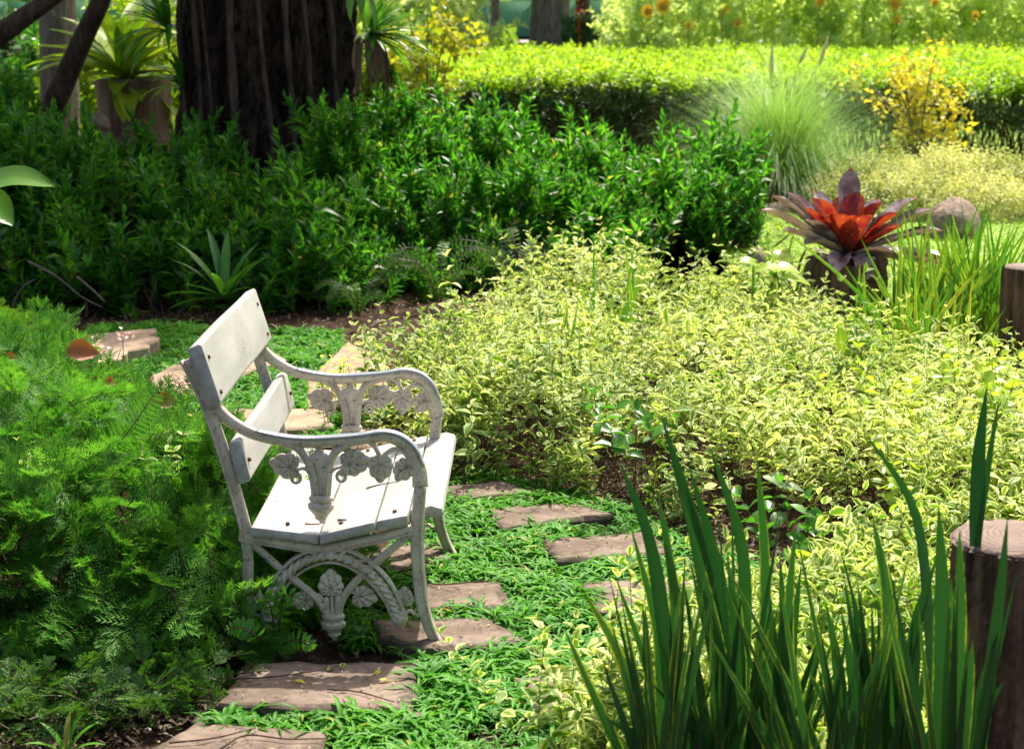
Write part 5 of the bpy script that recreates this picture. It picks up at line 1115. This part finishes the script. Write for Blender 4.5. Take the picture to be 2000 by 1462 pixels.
# orange dead leaves on the feathery shrub
for px, py, L, lab in ((160, 700, .12, 'large curled orange dead leaf lying on the far side of the feathery shrub'), (322, 798, .09, 'orange dead leaf caught on the feathery shrub near the backrest'), (216, 762, .05, 'small orange dead leaf on the feathery shrub'), (22, 712, .05, 'small red-brown leaf at the left edge of the feathery shrub')):
    p = dp(px, py, 6.3 if py < 750 else 5.75); p[2] += .03; V, Fq, A = leaf9(L, L * .75, .3, .35); V[:, 0] -= L / 2; g = Geo(); g.add(V @ np.array([[1, 0, 0], [0, .5, .86], [0, -.86, .5]]), Fq, A); o = g.obj('dead_leaf', M['orangeleaf']); o.location = p; tag(o, lab, 'leaf')
# pink flowers
for i, (px, py, Y) in enumerate(((196, 694, 6.5), (178, 708, 6.4), (240, 672, 6.8), (352, 762, 5.9), (650, 805, 6.6))[:4]):
    p = dp(px, py, Y); t = thing('pink_flower', ('pale pink blossom cluster right of the orange leaf', 'pale pink blossom nearest the left edge of the shrub top', 'highest pink blossom over the feathery shrub', 'pink blossom beside the backrest')[i], 'flower', (p[0], Y, 0), group='small pink flowers on the feathery shrub'); g = Geo(); N = 14
    a = rng.random(N) * 6.28; dd = np.column_stack([np.cos(a), np.sin(a), rng.uniform(.2, .8, N)]); scatter(g, leaf5(.022, .018, .2, .2), np.array([0, 0, p[2] + .03]) + rng.normal(size=(N, 3)) * .016, basis_x(dd), np.ones(N), rng.random(N)); g.obj('petals', M['pink'], t)
    g = Geo(); stick(g, np.array([[0, 0, p[2] - .15], [0, 0, p[2] - .05], [0, 0, p[2] + .02]]), .002, .0015, 4); g.obj('stalk', M['green'], t)
# variegated seedlings in feathery shrub
for px, py, Y, lab in ((330, 960, 5.2, 'cream-edged seedling growing out of the feathery shrub'), (120, 1010, 4.95, 'cream-leaved seedling at the front of the feathery shrub')):
    p = dp(px, py, Y); t = thing('variegated_sprig', lab, 'plant', (p[0], Y, 0)); g = Geo()
    for k in range(4): scatter(g, VS[k], np.array([[random.gauss(0, .02), 0, p[2] - .06]]), basis_z(np.array([[random.gauss(0, .3), -.3, 1]])), np.array([.85]), np.array([random.random()]))
    stick(g, np.array([[0, 0, 0], [0, 0, p[2] * .5], [0, 0, p[2]]]), .002, .002, 4); g.obj('leafy_stem', M['varieg'], t)
# snail shells
def shell(px, py, r, lab):
    p = gp(px, py, r); t = thing('snail_shell', lab, 'shell', (p[0], p[1], 0), group='white snail shells on the soil'); g = Geo(); P = []; rr = []
    for a in np.linspace(0, 11, 60): q = math.exp(-.16 * a) * r; P.append((math.cos(a) * q * .7, -q * .2 - r * .5 + q * .5, r + math.sin(a) * q * .7)); rr.append(q * .5)
    tube(g, np.array(P), np.array(rr), 10, up=(0, 1, 0)); g.obj('whorl', M['shell'], t)
shell(127, 1395, .011, 'white snail shell near the left edge on dark soil'); shell(135, 1408, .008, 'small shell touching the left white snail shell'); shell(288, 1426, .010, 'white snail shell beside the bottom stepping stone')
# grass blades plants at bottom-left
rosette('grass_plant', 'bluish strap-leaved tuft at the bottom left corner', gp(130, 1475), [(R(a), R(e), .12) for a, e in ((90, 80), (150, 60), (30, 60), (200, 45), (-10, 40), (60, 75))], M['grass'], width=.008, gravity=.8)
# twigs over stones
TW = [([(440, 1325), (520, 1322), (600, 1312), (660, 1300)], 'long thin root crossing the large red-brown stepping stone'), ([(640, 1345), (700, 1350), (770, 1370)], 'thin twig at the right end of the large red-brown stone'), ([(430, 1462), (480, 1435), (560, 1442), (640, 1441)], 'twig lying along the bottom stepping stone'), ([(330, 1450), (420, 1440), (500, 1420)], 'bent twig crossing the bottom stepping stone diagonally'), ([(790, 1120), (850, 1140), (920, 1136), (985, 1130)], 'long root lying behind the front leg across the grass'), ([(905, 975), (960, 968), (1010, 965)], 'thin twig on the farthest stepping stone')]
for P, lab in TW: twig('twig', lab, [gp(a, b, .046) for a, b in P], .0028, group='thin twigs on the path')
for i, (px, py) in enumerate(((575, 1328), (742, 1308), (738, 1327), (668, 1305), (640, 1308), (810, 1390))):
    p = gp(px, py, .045); V, Fq, A = leaf9(.035 if i != 3 else .06, .018, .2, .1); g = Geo(); g.add(V @ rotz(random.random() * 6).T, Fq, A); o = g.obj('fallen_leaf', (M['yellow'], M['yellow'], M['yellow'], M['varieg'], M['varieg'], M['litter'])[i]); o.location = p
    tag(o, ('small orange-yellow fallen leaf on the left half of the red-brown stone', 'round yellow fallen leaf at the far right of the red-brown stone', 'tiny yellow fallen leaf below the round one', 'pale dry leaf at the far edge of the red-brown stone', 'second pale dry leaf beside the first on the far edge', 'brown leaf at the near corner of the red-brown stone')[i], 'leaf', 'fallen leaves on the red-brown stone')
g = Geo(); TINY = [leaf5(.012, .005, .2, .1), leaf5(.008, .007, .3, .1), leaf5(.03, .002, .1, .2)]; Ps = []
for pts in stone_polys:
    q = sample_poly(pts, 900); area = np.ptp(pts[:, 0]) * np.ptp(pts[:, 1]); Ps.append(q[:int(330 * area) + 6])
Ps = np.concatenate(Ps); N = len(Ps); scatter_multi(g, TINY, np.column_stack([Ps, np.full(N, .046)]), basis_x(rng.normal(size=(N, 3)) * [1, 1, .08], (0, 0, 1), .2), rng.uniform(.6, 1.5, N), rng.random(N))
tag(g.obj('leaf_crumbs', M['crumb']), 'tiny pale leaf crumbs scattered on the stepping stones', 'leaf litter', kind='stuff')
# brown stems in the shade at left of the shrubs
G_V = 'bare vine stems in front of the glossy shrubs'
for pts, lab in (([(40, 640), (25, 600), (45, 560), (70, 545)], 'thin green stalk bending over at the far left'), ([(55, 510), (110, 540), (160, 580), (200, 600)], 'bare stem slanting down to the right in the shade'), ([(150, 540), (185, 570), (205, 590)], 'short bare stem in the shade')):
    twig('vine_stem', lab, [dp(a, b, 10.2) for a, b in pts], .008, 'stem', 'bark3', G_V)

# settle parent transforms
print('tris', sum(len(m.polygons) for m in bpy.data.meshes))
